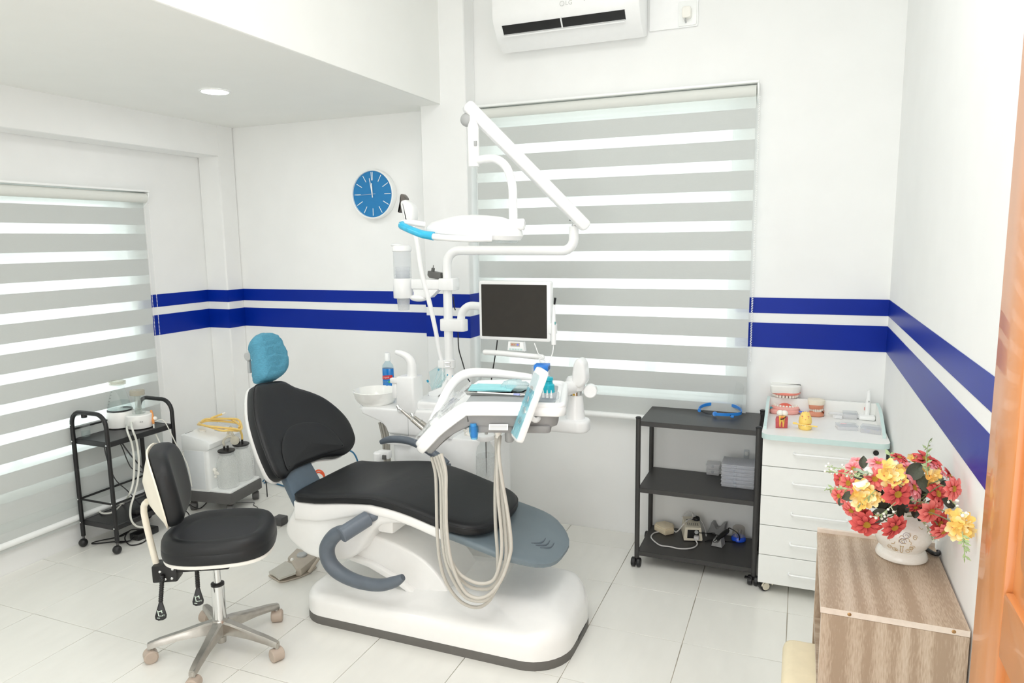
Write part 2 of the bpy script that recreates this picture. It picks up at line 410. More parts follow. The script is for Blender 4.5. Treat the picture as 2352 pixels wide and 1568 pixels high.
# ================================================================ blinds, air conditioner, clock, lamp
BANDG = fabric('blind_opaque_cloth', (207, 211, 209), 0, .05)
BANDS = fabric('blind_sheer_cloth', (247, 251, 249), .42, .5)
ROLLC = fabric('blind_roll_cloth', (234, 236, 231), 0, .1)
BEAD = mat('bead_white', (246, 246, 244), .35, var=.01)
def blind(name, label, fn, u0, u1, ztop, zbot, bands, rail_d, side):
    """fn(u, d, z): u along the wall, d out of the wall"""
    root = thing(name, label, 'blind', fn((u0+u1)/2, 0, ztop))
    def bx(nm, ua, ub, da, db, za, zb, m, r=0, lab=None):
        p, q = fn(ua, da, za), fn(ub, db, zb)
        return obj(nm, MB().box([min(p[k], q[k]) for k in range(3)], [max(p[k], q[k]) for k in range(3)], r), m, root, lab)
    bx('head_rail', u0-.012, u1+.012, .002, .085, ztop-.012, ztop, WHITE, .003)
    zr = ztop-.045
    obj('roller_tube', MB().cyl(fn(u0, .05, zr), fn(u1, .05, zr), .029, 20), ROLLC, root)
    for e, s in ((u0-.008, -1), (u1+.008, 1)):
        br = MB().prism([(0, 0), (.075, 0), (.075, -.02), (.05, -.07), (.02, -.085), (0, -.085)], e-.004, e+.004, lambda d, z, u: fn(u, d+.004, ztop-.012+z), .002, 1)
        obj('end_bracket', br, WHITE, root)
    zprev = zr
    d0, d1 = rail_d-.0005, rail_d+.0005
    for k, (za, zb) in enumerate(bands):
        bx('sheer_band', u0, u1, d0, d1, za, zprev, BANDS, 0, 'thin see-through cloth band')
        bx('opaque_band', u0, u1, d0, d1, zb, za, BANDG, 0, 'grey opaque cloth band')
        zprev = zb
    if zprev > zbot+.035: bx('sheer_band', u0, u1, d0, d1, zbot+.034, zprev, BANDS)
    obj('bottom_rail', MB().cyl(fn(u0, rail_d, zbot+.017), fn(u1, rail_d, zbot+.017), .017, 14), WHITE, root)
    uc = u1+.010 if side > 0 else u0-.010
    for dd in (.034, .064):
        mb = MB()
        z = zr-.03; zl = max(zbot+.35, .62)
        n = 0
        while z > zl:
            mb.ball(fn(uc+(.006 if dd > .05 else 0), dd, z), .0028, 6, 4); z -= .0085
        o = obj('bead_chain', mb, BEAD, root)
    return root
pitch = .1475
lb = [(1.862-k*.1487, 1.862-k*.1487-.096) for k in range(12)]
blind('roller_blind', 'grey and white banded roller blind on the left wall behind the black cart', lambda u, d, z: (XL+d, u, z), 1.0, 3.165, 1.968, .147, lb, .035, 1)
bb = [(2.262-k*.1462, 2.262-k*.1462-.0935) for k in range(11)]
blind('roller_blind', 'wide grey and white banded roller blind behind the dental unit and monitor', lambda u, d, z: (u, YB-d, z), -1.712, -.232, 2.388, .672, bb, .06, 1)
ten = thing('chain_tensioner', 'clear chain tensioner hanging on the wall behind the black shelf trolley', 'tensioner', (-.222, YB-.012, .52))
obj('body', MB().box((-.236, YB-.02, .45), (-.21, YB-.002, .55), .004), CLEARP, ten)
obj('pulley', MB().cyl((-.223, YB-.017, .53), (-.223, YB-.006, .53), .01), WHITE2, ten)
# ---- air conditioner
ac = thing('air_conditioner', 'white wall-mounted air conditioner with open black outlet high on the back wall', 'air conditioner', (-1.25, YB, 2.66))
q0 = py(1157, 78, YB-.172); q1 = py(1437, 42, YB-.172)
A0, A1 = q0.x-.050, q1.x+.075
prof = [(0, 2.70), (.03, 2.655), (.12, 2.655), (.19, 2.705), (.215, 2.78), (.22, 2.90), (.19, 2.965), (0, 2.97)]
prof = [(.0, 2.665), (.075, 2.645), (.15, 2.69), (.205, 2.765), (.215, 2.80), (.215, 2.92), (.19, 2.965), (0, 2.97)]
AW = mat('air_conditioner_white', (247, 248, 248), .35, var=.01)
bd = MB().prism(prof, A0, A1, lambda d, z, u: (u, YB-d, z), .012)
obj('casing', bd, AW, ac)
n1 = Vector((0, -.075, -.055)).normalized()
q0 = py(1157, 78, YB-.172); q1 = py(1437, 42, YB-.172)
u0, u1 = q0.x, q1.x
def acp(u, k, o): # k along the sloping outlet face 0 (low, at wall side) .. 1 (upper front)
    d = .15+.055*k; z = 2.69+.075*k
    return Vector((u, YB-d-.0585*o*1.36, z-.0585*o*1.0))
def acbox(nm, ua, ub, ka, kb, o0, o1, m, lab=None):
    vs = [acp(u, k, o) for o in (o0, o1) for u, k in ((ua, ka), (ub, ka), (ub, kb), (ua, kb))]
    return obj(nm, MB().add(vs, [[0, 1, 2, 3], [7, 6, 5, 4], [0, 4, 5, 1], [1, 5, 6, 2], [2, 6, 7, 3], [3, 7, 4, 0]]), m, ac, lab)
acbox('air_outlet', A0+.05, A1-.075, .30, .82, -.1, .02, BLK, 'long black air slot')
acbox('louver', A0+.052, A1-.077, .26, .33, -.05, .22, AW)
acbox('louver', A0+.37, A0+.376, .2, .9, -.05, .1, AW)
lg = MB().text('LG', .03, frame((A0+.42, YB-.2155, 2.812), (1, 0, 0), 0, (0, -1, 0)))
lg.lathe([(.010, 0), (.0125, 0), (.0125, .001), (.010, .001)], 16, (A0+.385, YB-.2165, 2.812), (0, -1, 0), caps=False)
obj('logo', lg, mat('pale_grey_print', (206, 208, 206), .5), ac, 'faint round emblem and two letters')
obj('sensor_dot', MB().cyl((A0+.50, YB-.2155, 2.815), (A0+.50, YB-.2165, 2.815), .003, 8), MGREY, ac)
# plate and plug to its right
pl = thing('socket_plate', 'white wall plate with a plug to the right of the air conditioner', 'socket', (-.62, YB, 2.72))
a = py(1472, 76, YB-.01); b = py(1603, 58, YB-.01)
obj('plate', MB().box((A1+.01, YB-.012, 2.685), (b.x, YB-.001, 2.97), .003), AW, pl)
pc = py(1578, 30, YB-.03)
obj('socket', MB().prism(rrect(pc.x-.045, pc.x+.045, pc.z-.055, pc.z+.06, .008, 3), YB-.02, YB-.011, XZ, .003), WHITE, pl)
obj('plug', MB().prism(rrect(pc.x-.022, pc.x+.022, pc.z-.028, pc.z+.026, .012, 4), YB-.06, YB-.019, XZ, .006), WHITE2, pl)
obj('cord', MB().tube([(pc.x-.003, YB-.05, pc.z-.028), (pc.x-.006, YB-.045, pc.z-.036), (pc.x-.006, YB-.02, pc.z-.04)], .004, 6), MGREY, pl)
# ---- downlight
dl = pz(493.5, 209, ZS)
lamp = thing('downlight', 'round recessed downlight glowing in the lowered ceiling', 'lamp', dl)
obj('trim_ring', MB().lathe([(.062, -.001), (.075, -.001), (.073, -.006), (.064, -.006)], 32, dl, caps=False), WHITE, lamp)
obj('diffuser', MB().lathe([(.0, -.003), (.064, -.003), (.064, 0), (0, 0)], 32, dl, caps=False), mat('lamp_glow', (255, 255, 255), .5, emit=9), lamp)
# ---- clock
cx, cz = -2.43, 1.955
cc = py(857, 446, YB-.03); cx, cz = cc.x, cc.z
ck = thing('wall_clock', 'round wall clock with blue dial and white rim', 'clock', (cx, YB, cz))
R = .147
yf = YB-.045
obj('rim', MB().lathe([(R-.014, .012), (R-.008, .045), (R-.004, .048), (R, .045), (R+.003, .02), (R, .001), (R-.03, .001)], 64, (cx, YB, cz), (0, -1, 0), caps=False), WHITE, ck)
CD = mat('clock_dial_blue', (18, 122, 182), .6, var=.005)
obj('dial', MB().lathe([(0, 0), (R-.006, 0), (R-.006, .034), (0, .034)], 64, (cx, YB-.002, cz), (0, -1, 0), caps=False), CD, ck)
def stick(a, r0, r1, w, d):
    c, s = math.sin(a), math.cos(a); t = Vector((c, 0, s)); n = Vector((s, 0, -c)); o = Vector((cx, YB-.036-d, cz))
    vs = [o+t*r+n*k*w/2+Vector((0, -e, 0)) for e in (0, .0015) for r, k in ((r0, -1), (r0, 1), (r1, 1), (r1, -1))]
    return MB().add(vs, [[0, 1, 2, 3], [7, 6, 5, 4], [0, 4, 5, 1], [1, 5, 6, 2], [2, 6, 7, 3], [3, 7, 4, 0]])
for h in range(12):
    if h == 0:
        for o in (-.038, .038): obj('hour_mark', stick(o, .082, .132, .0035, .0005), WHITE, ck)
    else: obj('hour_mark', stick(h*PI/6, .084, .128, .0038, .0005), WHITE, ck)
obj('hour_hand', stick(math.radians(-2), -.02, .065, .006, .003), WHITE, ck)
obj('minute_hand', stick(math.radians(-9), -.02, .096, .0045, .005), WHITE, ck)
obj('second_hand', stick(math.radians(268), -.025, .11, .0015, .007), WHITE, ck)
obj('glass', MB().lathe([(0, .0), (R-.012, .0), (R-.012, .0012), (0, .0012)], 48, (cx, YB-.0445, cz), (0, -1, 0), caps=False), clear('clock_glass', (252, 253, 254), .0, .02, .15), ck)
# ================================================================ black cart on the left
X0, X1, Y0, Y1 = -3.622, -3.362, 2.572, 2.996
ct = thing('utility_cart', 'black tubular two-shelf cart on casters in front of the left blind', 'cart', ((X0+X1)/2, (Y0+Y1)/2, 0))
PR = .0115
for y in (Y0, Y1):
    zt = .765 if y == Y0 else .755
    mb = MB().tube([(X0, y, .06), (X0, y, zt-.07)] + [(X0+.07-.07*math.cos(a), y, zt-.07+.07*math.sin(a)) for a in [PI/2*k/6 for k in range(1, 7)]] +
                   [(X1-.07+.07*math.sin(a), y, zt-.07+.07*math.cos(a)) for a in [PI/2*k/6 for k in range(0, 7)]] + [(X1, y, .06)], PR, 12)
    obj('end_frame', mb, BLACKM, ct)
SH = mat('black_tray_sheet', (30, 30, 32), .35, var=.08, scale=15)
for z in (.612, .150):
    mb = MB().box((X0+.008, Y0+.008, z-.004), (X1-.008, Y1-.008, z), .001, 1)
    mb.box((X0+.006, Y0+.004, z-.028), (X1-.006, Y0+.012, z+.002), .002, 1).box((X0+.006, Y1-.012, z-.028), (X1-.006, Y1-.004, z+.002), .002, 1)
    mb.box((X0+.004, Y0+.012, z-.028), (X0+.012, Y1-.012, z+.002), .002, 1).box((X1-.012, Y0+.012, z-.028), (X1-.004, Y1-.012, z+.002), .002, 1)
    obj('shelf_tray', mb, SH, ct)
for z, yy in ((.272, None),):
    obj('rail', MB().cyl((X0, Y0, z), (X1, Y0, z), .006, 10), BLACKM, ct)
    obj('rail', MB().cyl((X0, Y0, z), (X0, Y1, z), .006, 10), BLACKM, ct)
    obj('rail', MB().cyl((X1, Y0, z), (X1, Y1, z), .006, 10), BLACKM, ct)
obj('rail', MB().cyl((X0, Y0, .665), (X0, Y1, .665), .006, 10), BLACKM, ct)
for x in (X0, X1):
    for y in (Y0, Y1):
        w = obj('caster', MB().ball((x+.004, y-.008, .0235), .0235, 14, 10), BLK, ct)
        obj('stem', MB().cyl((x, y, .036), (x, y, .064), .006, 8), DGREY, w)
        s_ = MB()
for z in (.60, .272, .14, .69):
    for x in (X0, X1):
        if z == .69 and x == X1: continue
        obj('screw', MB().ball((x-.002, Y0-PR, z), .005, 8, 6, (1, .5, 1)), CHROME, ct)
ZT = .614
# bottle
p = Vector((-3.594, 2.625, ZT)); bt = thing('glass_bottle', 'small clear glass bottle with black cap at the left end of the cart', 'bottle', p)
obj('glass', MB().lathe([(.0, 0), (.021, .001), (.023, .005), (.023, .075), (.020, .09), (.012, .1), (.012, .112)], 20, p, caps=False), GLASS, bt)
obj('cap', MB().lathe([(.0145, .106), (.015, .109), (.015, .124), (.0135, .127)], 20, p), BLK, bt)
obj('water', MB().lathe([(.0195, .003), (.0205, .006), (.0205, .03), (0, .03)], 20, p), clear('water', (232, 240, 240), .05, .02), bt)
# irrigation unit
d0 = pz(262, 982, ZT); d1 = pz(305, 986, ZT)
d0 = pz(265, 984, ZT)+Vector((-.02, .055, 0)); d1 = pz(307, 987, ZT)+Vector((-.022, .06, 0))
un = thing('ultrasonic_scaler', 'white twin-round scaler base carrying glass vessels on the black cart', 'scaler', (d0+d1)/2)
SW = mat('scaler_white', (243, 243, 240), .3, var=.01, coat=.3)
mb = MB().lathe([(.068, .0), (.076, .004), (.077, .05), (.072, .088), (.068, .092)], 32, d0)
mb.lathe([(.064, .0), (.071, .004), (.073, .04), (.069, .074), (.064, .079)], 32, d1)
mid = (d0+d1)/2
obj('base', mb, SW, un)
obj('knob', MB().ball(mid+Vector((.055, -.045, .05)), .013, 10, 8), WHITE2, un)
obj('port', MB().cyl(mid+Vector((.03, -.045, .02)), mid+Vector((.044, -.058, .02)), .008, 10), MGREY, un)
fx = frame(d1+Vector((.062, -.039, .045)), (.8, .6, 0), 0, (.6, -.8, .05))
obj('print', MB().text('A-B', .011, fx @ Matrix.Translation((0, 0, .002))), DGREY, un)
o1 = d1+Vector((.06, .04, .055))
obj('handpiece', MB().tube([o1+Vector((-.02, .01, .035)), o1, o1+Vector((.025, -.02, -.035))], [.006, .008, .006], 10, sub=3), mat('orange_plastic', (222, 150, 84), .4), un, 'orange handpiece')
obj('holder', MB().ball(o1+Vector((.012, .004, -.01)), .013, 10, 8), WHITE2, un)
def hose_px(pts, r, n=8, sub=6):
    return MB().tube(pts, r, n, sub=sub)
TUBW = mat('translucent_white_tube', (222, 222, 214), .35, var=.02)
e = mid+Vector((.045, -.06, .02)); zl = .155
h1 = [e]+[px(x_, y_, X1+.016) for x_, y_ in ((293, 992), (303, 1020), (308, 1060), (306, 1105), (297, 1135))]+[pz(x_, y_, .158) for x_, y_ in ((283, 1155), (258, 1176), (234, 1178), (229, 1168), (248, 1158), (285, 1156))]
h2 = [mid+Vector((.062, -.045, .045))]+[px(x_, y_, X1+.022) for x_, y_ in ((304, 985), (314, 1015), (319, 1060), (316, 1105), (307, 1140), (300, 1165), (301, 1192), (314, 1208), (336, 1211))]
obj('hose', MB().tube(h1, .0055, 8, sub=6), TUBW, un); obj('hose', MB().tube(h2, .0055, 8, sub=6), TUBW, un)
oh = o1+Vector((.025, -.02, -.035))
obj('hose', MB().tube([oh, oh+Vector((.012, .0, -.06)), Vector((X1+.02, oh.y+.03, .42)), Vector((X1+.03, oh.y+.05, .30)), Vector((X1+.02, oh.y+.02, .2))], .0045, 8, sub=6), TUBW, un)
obj('hose', MB().tube([oh+Vector((.004, .02, .015)), oh+Vector((.03, .05, .005)), Vector((X1+.03, 2.98, .50)), Vector((X1+.05, 3.03, .36)), Vector((X1+.05, 3.05, .22))], .003, 8, sub=6), TUBW, un)
# flask + beaker bottle on it
fp = d0+Vector((0, 0, .093))
fl_ = thing('conical_flask', 'clear conical glass flask of water with wide rim on the white scaler', 'flask', fp)
obj('glass', MB().lathe([(r*1.22, z*1.24) for r, z in [(.0, .001), (.05, .001), (.053, .006), (.046, .04), (.030, .095), (.026, .118), (.029, .124)]], 28, fp, caps=False), GLASS, fl_)
obj('collar', MB().lathe([(r*1.22, z*1.24) for r, z in [(.027, .120), (.035, .123), (.036, .137), (.031, .139), (.028, .124)]], 28, fp, caps=False), clear('frosted_glass', (226, 226, 216), .4, .2), fl_)
obj('water', MB().lathe([(r*1.22, z*1.24) for r, z in [(.047, .004), (.050, .008), (.043, .042), (0, .042)]], 28, fp), MATS['water'], fl_)
obj('base_ring', MB().lathe([(r*1.22, z*1.24) for r, z in [(.051, .0), (.055, .002), (.0545, .007), (.051, .007)]], 28, fp, caps=False), BLK, fl_)
for k in range(6): 
    a = math.radians(250); rr = (.0505-.0045*k)*1.24
    q = fp+Vector((rr*math.cos(a), rr*math.sin(a), .025+.0174*k)); obj('scale_mark', MB().box(q-Vector((.004, .002, .0006)), q+Vector((.004, .002, .0006))), DGREY, fl_)
bp = d1+Vector((.002, 0, .080))
bk = thing('measuring_beaker', 'narrow clear beaker with metal lid standing right of the conical flask', 'beaker', bp)
obj('glass', MB().lathe([(r*1.18, z*1.22) for r, z in [(.0, .001), (.029, .001), (.030, .005), (.029, .085), (.027, .088)]], 24, bp, caps=False), GLASS, bk)
obj('lid', MB().lathe([(r*1.18, z*1.22) for r, z in [(.028, .088), (.033, .089), (.033, .108), (.031, .112), (.0, .112)]], 24, bp), clear('silvery_lid', (214, 208, 194), .5, .15), bk)
obj('inner_tube', MB().lathe([(r*1.18, z*1.22) for r, z in [(.013, .012), (.013, .085)]], 16, bp, caps=False).lathe([(r*1.18, z*1.22) for r, z in [(.015, .0), (.017, .02), (.010, .03)]], 16, bp), clear('inner_glass', (226, 230, 226), .3, .1), bk)
# black leads and a power strip
ps = thing('power_strip', 'black power strip lying on the lower shelf of the cart', 'power strip', (-3.41, 2.86, .152))
obj('body', MB().box((-3.44, 2.72, .152), (-3.385, 2.95, .182), .006), BLK, ps)
obj('switch', MB().box((-3.42, 2.93, .18), (-3.405, 2.945, .187), .002, 1), DGREY, ps)
ad = thing('power_adapter', 'black adapter brick lying with looped leads under the cart', 'adapter', (-3.42, 2.76, 0))
obj('body', MB().box((-3.455, 2.72, .001), (-3.385, 2.86, .038), .006), BLK, ad)
obj('lead', MB().tube([(-3.42, 2.72, .02), (-3.43, 2.69, .008), (-3.50, 2.66, .006), (-3.59, 2.60, .006), (-3.60, 2.63, .006), (-3.52, 2.72, .012), (-3.50, 2.76, .03), (-3.53, 2.70, .008), (-3.46, 2.66, .006), (-3.42, 2.70, .01)], .0035, 6, sub=6), BLK, ad)
obj('lead', MB().tube([(-3.42, 2.80, .03), (-3.46, 2.74, .05), (-3.44, 2.68, .03), (-3.38, 2.66, .006), (-3.34, 2.70, .006), (-3.37, 2.76, .006), (-3.42, 2.72, .03)], .0035, 6, sub=6), BLK, ad)
def cable(par, pts, r, label, sub=6, n=6): return obj('lead', MB().tube(pts, r, n, sub=sub), BLK, par, label)
cable(ps, [(-3.56, 2.70, .58), (-3.55, 2.70, .48), (-3.50, 2.70, .36), (-3.46, 2.74, .28), (-3.42, 2.78, .19), (-3.43, 2.82, .16)], .003, 'thin black lead hanging at the left under the cart top')
cable(ps, [(-3.50, 2.74, .58), (-3.47, 2.74, .53), (-3.46, 2.76, .44), (-3.44, 2.77, .40), (-3.40, 2.80, .375), (-3.36, 2.85, .33), (-3.355, 2.90, .29)], .003, 'black lead bending right under the middle of the cart top')
cable(ps, [(-3.49, 2.74, .582), (-3.45, 2.76, .50), (-3.41, 2.79, .42), (-3.375, 2.84, .34), (-3.36, 2.90, .25)], .004, 'thicker black lead slanting down behind the white hoses')
cable(ps, [(-3.39, 2.95, .17), (-3.36, 3.02, .15), (-3.40, 3.12, .06), (-3.44, 3.22, .005), (-3.50, 3.35, .004)], .0035, 'black lead running from the cart shelf to the floor by the pump')
cable(ps, [(-3.40, 2.96, .16), (-3.34, 3.03, .06), (-3.33, 3.02, .012), (-3.36, 2.98, .006), (-3.42, 3.04, .005), (-3.52, 3.16, .004), (-3.56, 3.3, .004), (-3.55, 3.5, .004)], .0035, 'black lead looped on the floor behind the cart wheel')
# ================================================================ suction pump
pump_o = Vector((-3.35, 3.34, 0)); pr = math.radians(7)
pm = thing('suction_pump', 'white mobile suction pump on a grey base with casters behind the stool', 'pump', pump_o, pr, local=True)
PW = mat('pump_white', (240, 242, 241), .35, var=.012)
L = lambda w: Matrix.Rotation(-pr, 3, 'Z') @ (Vector(w)-pump_o)
hx, hy = .165, .155
obj('base', MB().prism([(-hx, -hy), (.03, -hy), (hx-.005, -hy), (hx, -hy+.01), (hx, hy), (-hx, hy)], .065, .135, XY, .006), DGREY, pm)
obj('tray', MB().prism(rrect(-.02, hx-.004, -hy+.004, hy-.004, .012, 3), .134, .15, XY, .005), PW, pm)
body = MB().prism(rrect(-hx, .02, -hy, hy, .018, 4), .134, .405, XY, .006)
prof = [(-hx, .33), (.035, .33), (.05, .37), (.048, .40), (.03, .425), (-.02, .435), (-hx, .455)]
body.prism([(-hx-.003, .39), (.01, .39), (.035, .41), (.04, .44), (.02, .46), (-.02, .47), (-.14, .492), (-hx-.003, .488)], -hy-.003, hy+.003, XZ, .012)
obj('housing', body, PW, pm)
obj('side_panel', MB().box((-hx+.015, -hy-.002, .15), (-.01, -hy+.004, .392), .003), mat('pump_panel', (222, 226, 228), .45, var=.01), pm)
obj('handle_stub', MB().box((-hx-.012, -hy+.01, .35), (-hx+.002, -hy+.03, .38), .004), WHITE2, pm)
obj('gauge', MB().lathe([(.02, 0), (.022, .012), (.018, .016)], 16, (-.10, -.04, .480), (.12, 0, 1)), WHITE2, pm)
obj('label', MB().box((-.155, -.13, .4885), (-.147, -.06, .491)), DGREY, pm)
obj('display', MB().box((-.06, .02, .472), (-.02, .07, .479), .001, 1), MGREY, pm)
for x, y in ((-hx+.03, -hy+.03), (hx-.035, -hy+.03), (hx-.03, hy-.03), (-hx+.03, hy-.03)):
    w = obj('caster', MB().cyl((x-.016, y-.01, .028), (x+.018, y+.01, .028), .028, 18, bev=.004), DGREY, pm)
    obj('stem', MB().cyl((x, y, .035), (x, y, .067), .010, 8), DGREY, w)
TURN = pm.matrix_world
JGL = clear('jar_glass', (252, 253, 252), .32, .06)
wmat = Matrix.Translation(pump_o) @ Matrix.Rotation(pr, 4, 'Z')
for k, (jx, jy, lab) in enumerate(((.088, -.070, 'ribbed glass suction jar with black lid, the one nearer the stool'), (.088, .075, 'ribbed glass suction jar with black lid, the one nearer the dental chair'))):
    w = wmat @ Vector((jx, jy, .151))
    j = thing('suction_jar', lab, 'jar', w, group='suction jars on the pump')
    JS = 1.22
    prf = [(.0, .0), (.055, .0), (.062, .006)] + [(.0615+.0022*(i % 2), .012+.0075*i) for i in range(18)] + [(.062, .15), (.056, .175), (.042, .198), (.037, .206), (.037, .222)]
    obj('glass', MB().lathe(prf, 32, w, caps=False), JGL, j)
    obj('collar', MB().lathe([(.037, .206), (.045, .210), (.046, .224), (.037, .226)], 28, w, caps=False), MGREY, j)
    ld = obj('lid', MB().lathe([(.0, .223), (.047, .223), (.052, .228), (.051, .234), (.02, .238), (0, .238)], 28, w), BLK, j)
    for dx in (-.015, .012): obj('spout', MB().cyl(w+Vector((dx, .0, .236)), w+Vector((dx, .0, .262)), .007, 10), BLK, ld)
    cl = w+Vector((.02, -.060, .115))
    if k == 0:
        obj('clamp', MB().prism(rrect(-.025, .02, -.012, .01, .009, 4), -.004, .004, lambda u, v, h: w+Vector((-.03+u*.9, -.058+h, .10+v)), .002).ball(w+Vector((-.055, -.05, .115)), .013, 10, 8).ball(w+Vector((-.045, -.056, .075)), .009, 10, 8), WHITE2, j)
    else:
        obj('clamp', MB().prism(rrect(-.02, .02, -.011, .011, .010, 4), -.004, .004, lambda u, v, h: w+Vector((-.02+u*.9, -.06+h, .105+v)), .002), WHITE2, j)
jar = [wmat @ Vector((.088, -.070, .151)), wmat @ Vector((.088, .075, .151))]
YEL = mat('amber_tubing', (242, 206, 120), .3, var=.06, coat=.2)
def W_(x, y, z): return wmat @ Vector((x, y, z))
pts = []
for k in range(26):
    a = 2*PI*k/12+.6; r1 = .145+.014*math.sin(k*1.7); r2 = .085+.012*math.cos(k*1.3)
    pts.append(W_(-.02+r1*math.cos(a)*.95, .02+r2*2*math.sin(a)*.55+.0, .498+.006*(k // 6)+.004*math.sin(k*2.1)-.03*max(0, r1*math.cos(a)-.02)/.1+.02))
pts = [jar[1]+Vector((.012, 0, .258)), jar[1]+Vector((.012, 0, .295)), W_(.10, .05, .50)] + pts + [W_(-.12, .07, .535), W_(-.05, .10, .565)]
tb = thing('suction_tubing', 'coil of yellow rubber tubing lying on top of the suction pump', 'tubing', W_(0, 0, .485))
obj('tube', MB().tube(pts, .0068, 8, sub=4), YEL, tb)
obj('tip', MB().cyl(W_(-.052, .098, .564), W_(-.035, .108, .573), .0065, 10), WHITE2, tb)
ft = thing('filter_tube', 'clear tube loop with a round filter between the two suction jars', 'tube', jar[0]+Vector((0, 0, .256)))
a, b = jar[0]+Vector((-.014, 0, .256)), jar[1]+Vector((-.016, 0, .256))
FT = clear('milky_tube', (238, 234, 222), .55, .2)
obj('tube', MB().tube([a, a+Vector((-.004, .0, .035)), a+Vector((.03, .02, .06)), a+Vector((.055, .05, .03)), b+Vector((.0, -.05, .05)), b+Vector((-.03, -.03, .09)), W_(.03, .03, .455)], .0075, 10, sub=5), FT, ft)
obj('filter', MB().lathe([(.010, -.016), (.026, -.010), (.027, .010), (.010, .018)], 20, a+Vector((.06, .03, .035)), (.6, -.8, .15)), FT, ft)
obj('lead', MB().tube([(.168, .145, .33), (.19, .15, .25), (.185, .155, .17), (.195, .16, .1), (.19, .17, .004)], .0035, 6, sub=6), BLK, pm, 'black lead')
obj('floor_cord', MB().tube([(.06, .02, .006), (.16, .06, .004), (.19, .02, .003), (.25, -.02, .003), (.28, -.10, .003), (.21, -.18, .003), (.17, -.24, .003)], .0022, 6, sub=6), DGREY, pm, 'thin grey cord')
# ================================================================ stool
SC0 = Vector((-2.14, 2.06, 0)); fa = math.radians(28.6)
stl = thing('dental_stool', 'black leather dentist stool with five-star aluminium base and curved backrest', 'stool', SC0, fa, local=True)
inv = Matrix.Rotation(-fa, 3, 'Z')
SL = lambda w: inv @ (Vector(w)-SC0)
CA = mat('taupe_plastic', (186, 170, 156), .45, var=.03)
for k in range(5):
    a = math.radians(4+72*k)-fa; c, s = math.cos(a), math.sin(a)
    rad = .265
    P = lambda r, w, z: Vector((r*c-w*s, r*s+w*c, z))
    rings = []
    for r, w, z0, z1 in ((.012, .024, .075, .135), (.06, .021, .082, .128), (.15, .018, .078, .108), (.225, .016, .068, .094), (rad-.012, .015, .062, .086), (rad+.008, .012, .060, .080)):
        rings.append([P(r, -w, z0), P(r, w, z0), P(r, w*.9, z1-.006), P(r, w*.6, z1), P(r, -w*.6, z1), P(r, -w*.9, z1-.006)])
    lg_ = obj('leg', MB().loft(rings), ALU, stl)
    obj('leg_post', MB().cyl(P(rad, 0, .042), P(rad, 0, .075), .010, 12), ALU, lg_)
    q = P(rad, 0, .026); ax = Vector((math.cos(a+1.1+k*1.3), math.sin(a+1.1+k*1.3), 0))
    w_ = obj('caster', MB().cyl(q-ax*.024, q-ax*.003, .0255, 20, bev=.004).cyl(q+ax*.003, q+ax*.024, .0255, 20, bev=.004).lathe([(.0268, -.020), (.0268, .020)], 20, q, ax, caps=True), CA, stl)
obj('hub', MB().lathe([(.018, .035), (.02, .06), (.034, .075), (.036, .125), (.03, .138), (.024, .14)], 28, (0, 0, 0)), ALU, stl)
cyl_ = obj('gas_cylinder', MB().cyl((0, 0, .13), (0, 0, .285), .0255, 24), CHROME, stl)
obj('collar', MB().lathe([(.014, .28), (.026, .281), (.026, .29), (.014, .293)], 24, (0, 0, 0), caps=False), BLK, cyl_)
obj('piston', MB().cyl((0, 0, .27), (0, 0, .44), .0145, 20), CHROME, cyl_)
sc_ = Vector((.01, .012, 0))
out = [(-.208, -.02), (-.196, -.10), (-.15, -.160), (-.07, -.188), (.03, -.192), (.13, -.176), (.19, -.135), (.214, -.07), (.214, .02), (.196, .10), (.15, .16), (.06, .192), (-.04, .192), (-.13, .168), (-.19, .10)]
out = spline(out, 4, True)
seatf = lambda u, v, h: (u+.022, v+.012, .440+h + (.012*(u/.2)**2 + .014*(v/.18)**2 if h > .03 else 0)*(h/.085))
lay = [(.012, .0), (.003, .006), (0, .02), (.0005, .035), (.0022, .0385), (.001, .042), (.004, .060), (.012, .074), (.024, .081), (.038, .083), (.052, .079), (.062, .0725), (.066, .0705), (.075, .070)]
obj('seat', MB().slab(out, lay, seatf, 5, 0), LEATH, stl)
obj('seat_pan', MB().prism(inset(out, .006), .428, .444, lambda u, v, h: (u+.022, v+.012, h), .004), WHITE2, stl)
# backrest: in a tilted frame
bc = SL((-2.300, 1.962, .712)); 
tl = math.radians(10); ba = math.radians(11)
def bk_(u, v, h):   # u lateral, v up, h out towards the sitter
    curve = .9*u*u
    a = h*math.cos(tl)-v*math.sin(tl)+curve
    return bc+Vector((a*math.cos(ba)-u*math.sin(ba), a*math.sin(ba)+u*math.cos(ba), v*math.cos(tl)+h*math.sin(tl)))
bo = spline([(-.165, .0), (-.155, .09), (-.10, .145), (0, .155), (.10, .145), (.155, .09), (.165, 0), (.15, -.09), (.10, -.14), (0, -.15), (-.10, -.14), (-.15, -.09)], 4, True)
obj('backrest', MB().slab(bo, [(.01, 0), (.0, .010), (0, .03), (.004, .048), (.014, .062), (.03, .070), (.045, .071)], bk_, 5, .002), LEATH, stl)
shell = MB().slab(bo, [(-.004, .004), (-.006, -.002), (.02, -.008), (.06, -.026), (.10, -.042)], bk_, 4, -.006)
obj('backrest_shell', shell, mat('cream_plastic', (243, 236, 220), .4, var=.015), stl)
b0 = SL((-2.345, 1.955, .60)); b1 = SL((-2.322, 1.95, .36))
obj('back_bar', MB().tube([bc+Vector((-.05, 0, -.06)), b0+Vector((-.03, 0, 0)), b1+Vector((-.012, .0, .03)), b1+Vector((0, 0, -.01))], .0125, 12, sub=4), MATS['cream_plastic'], stl)
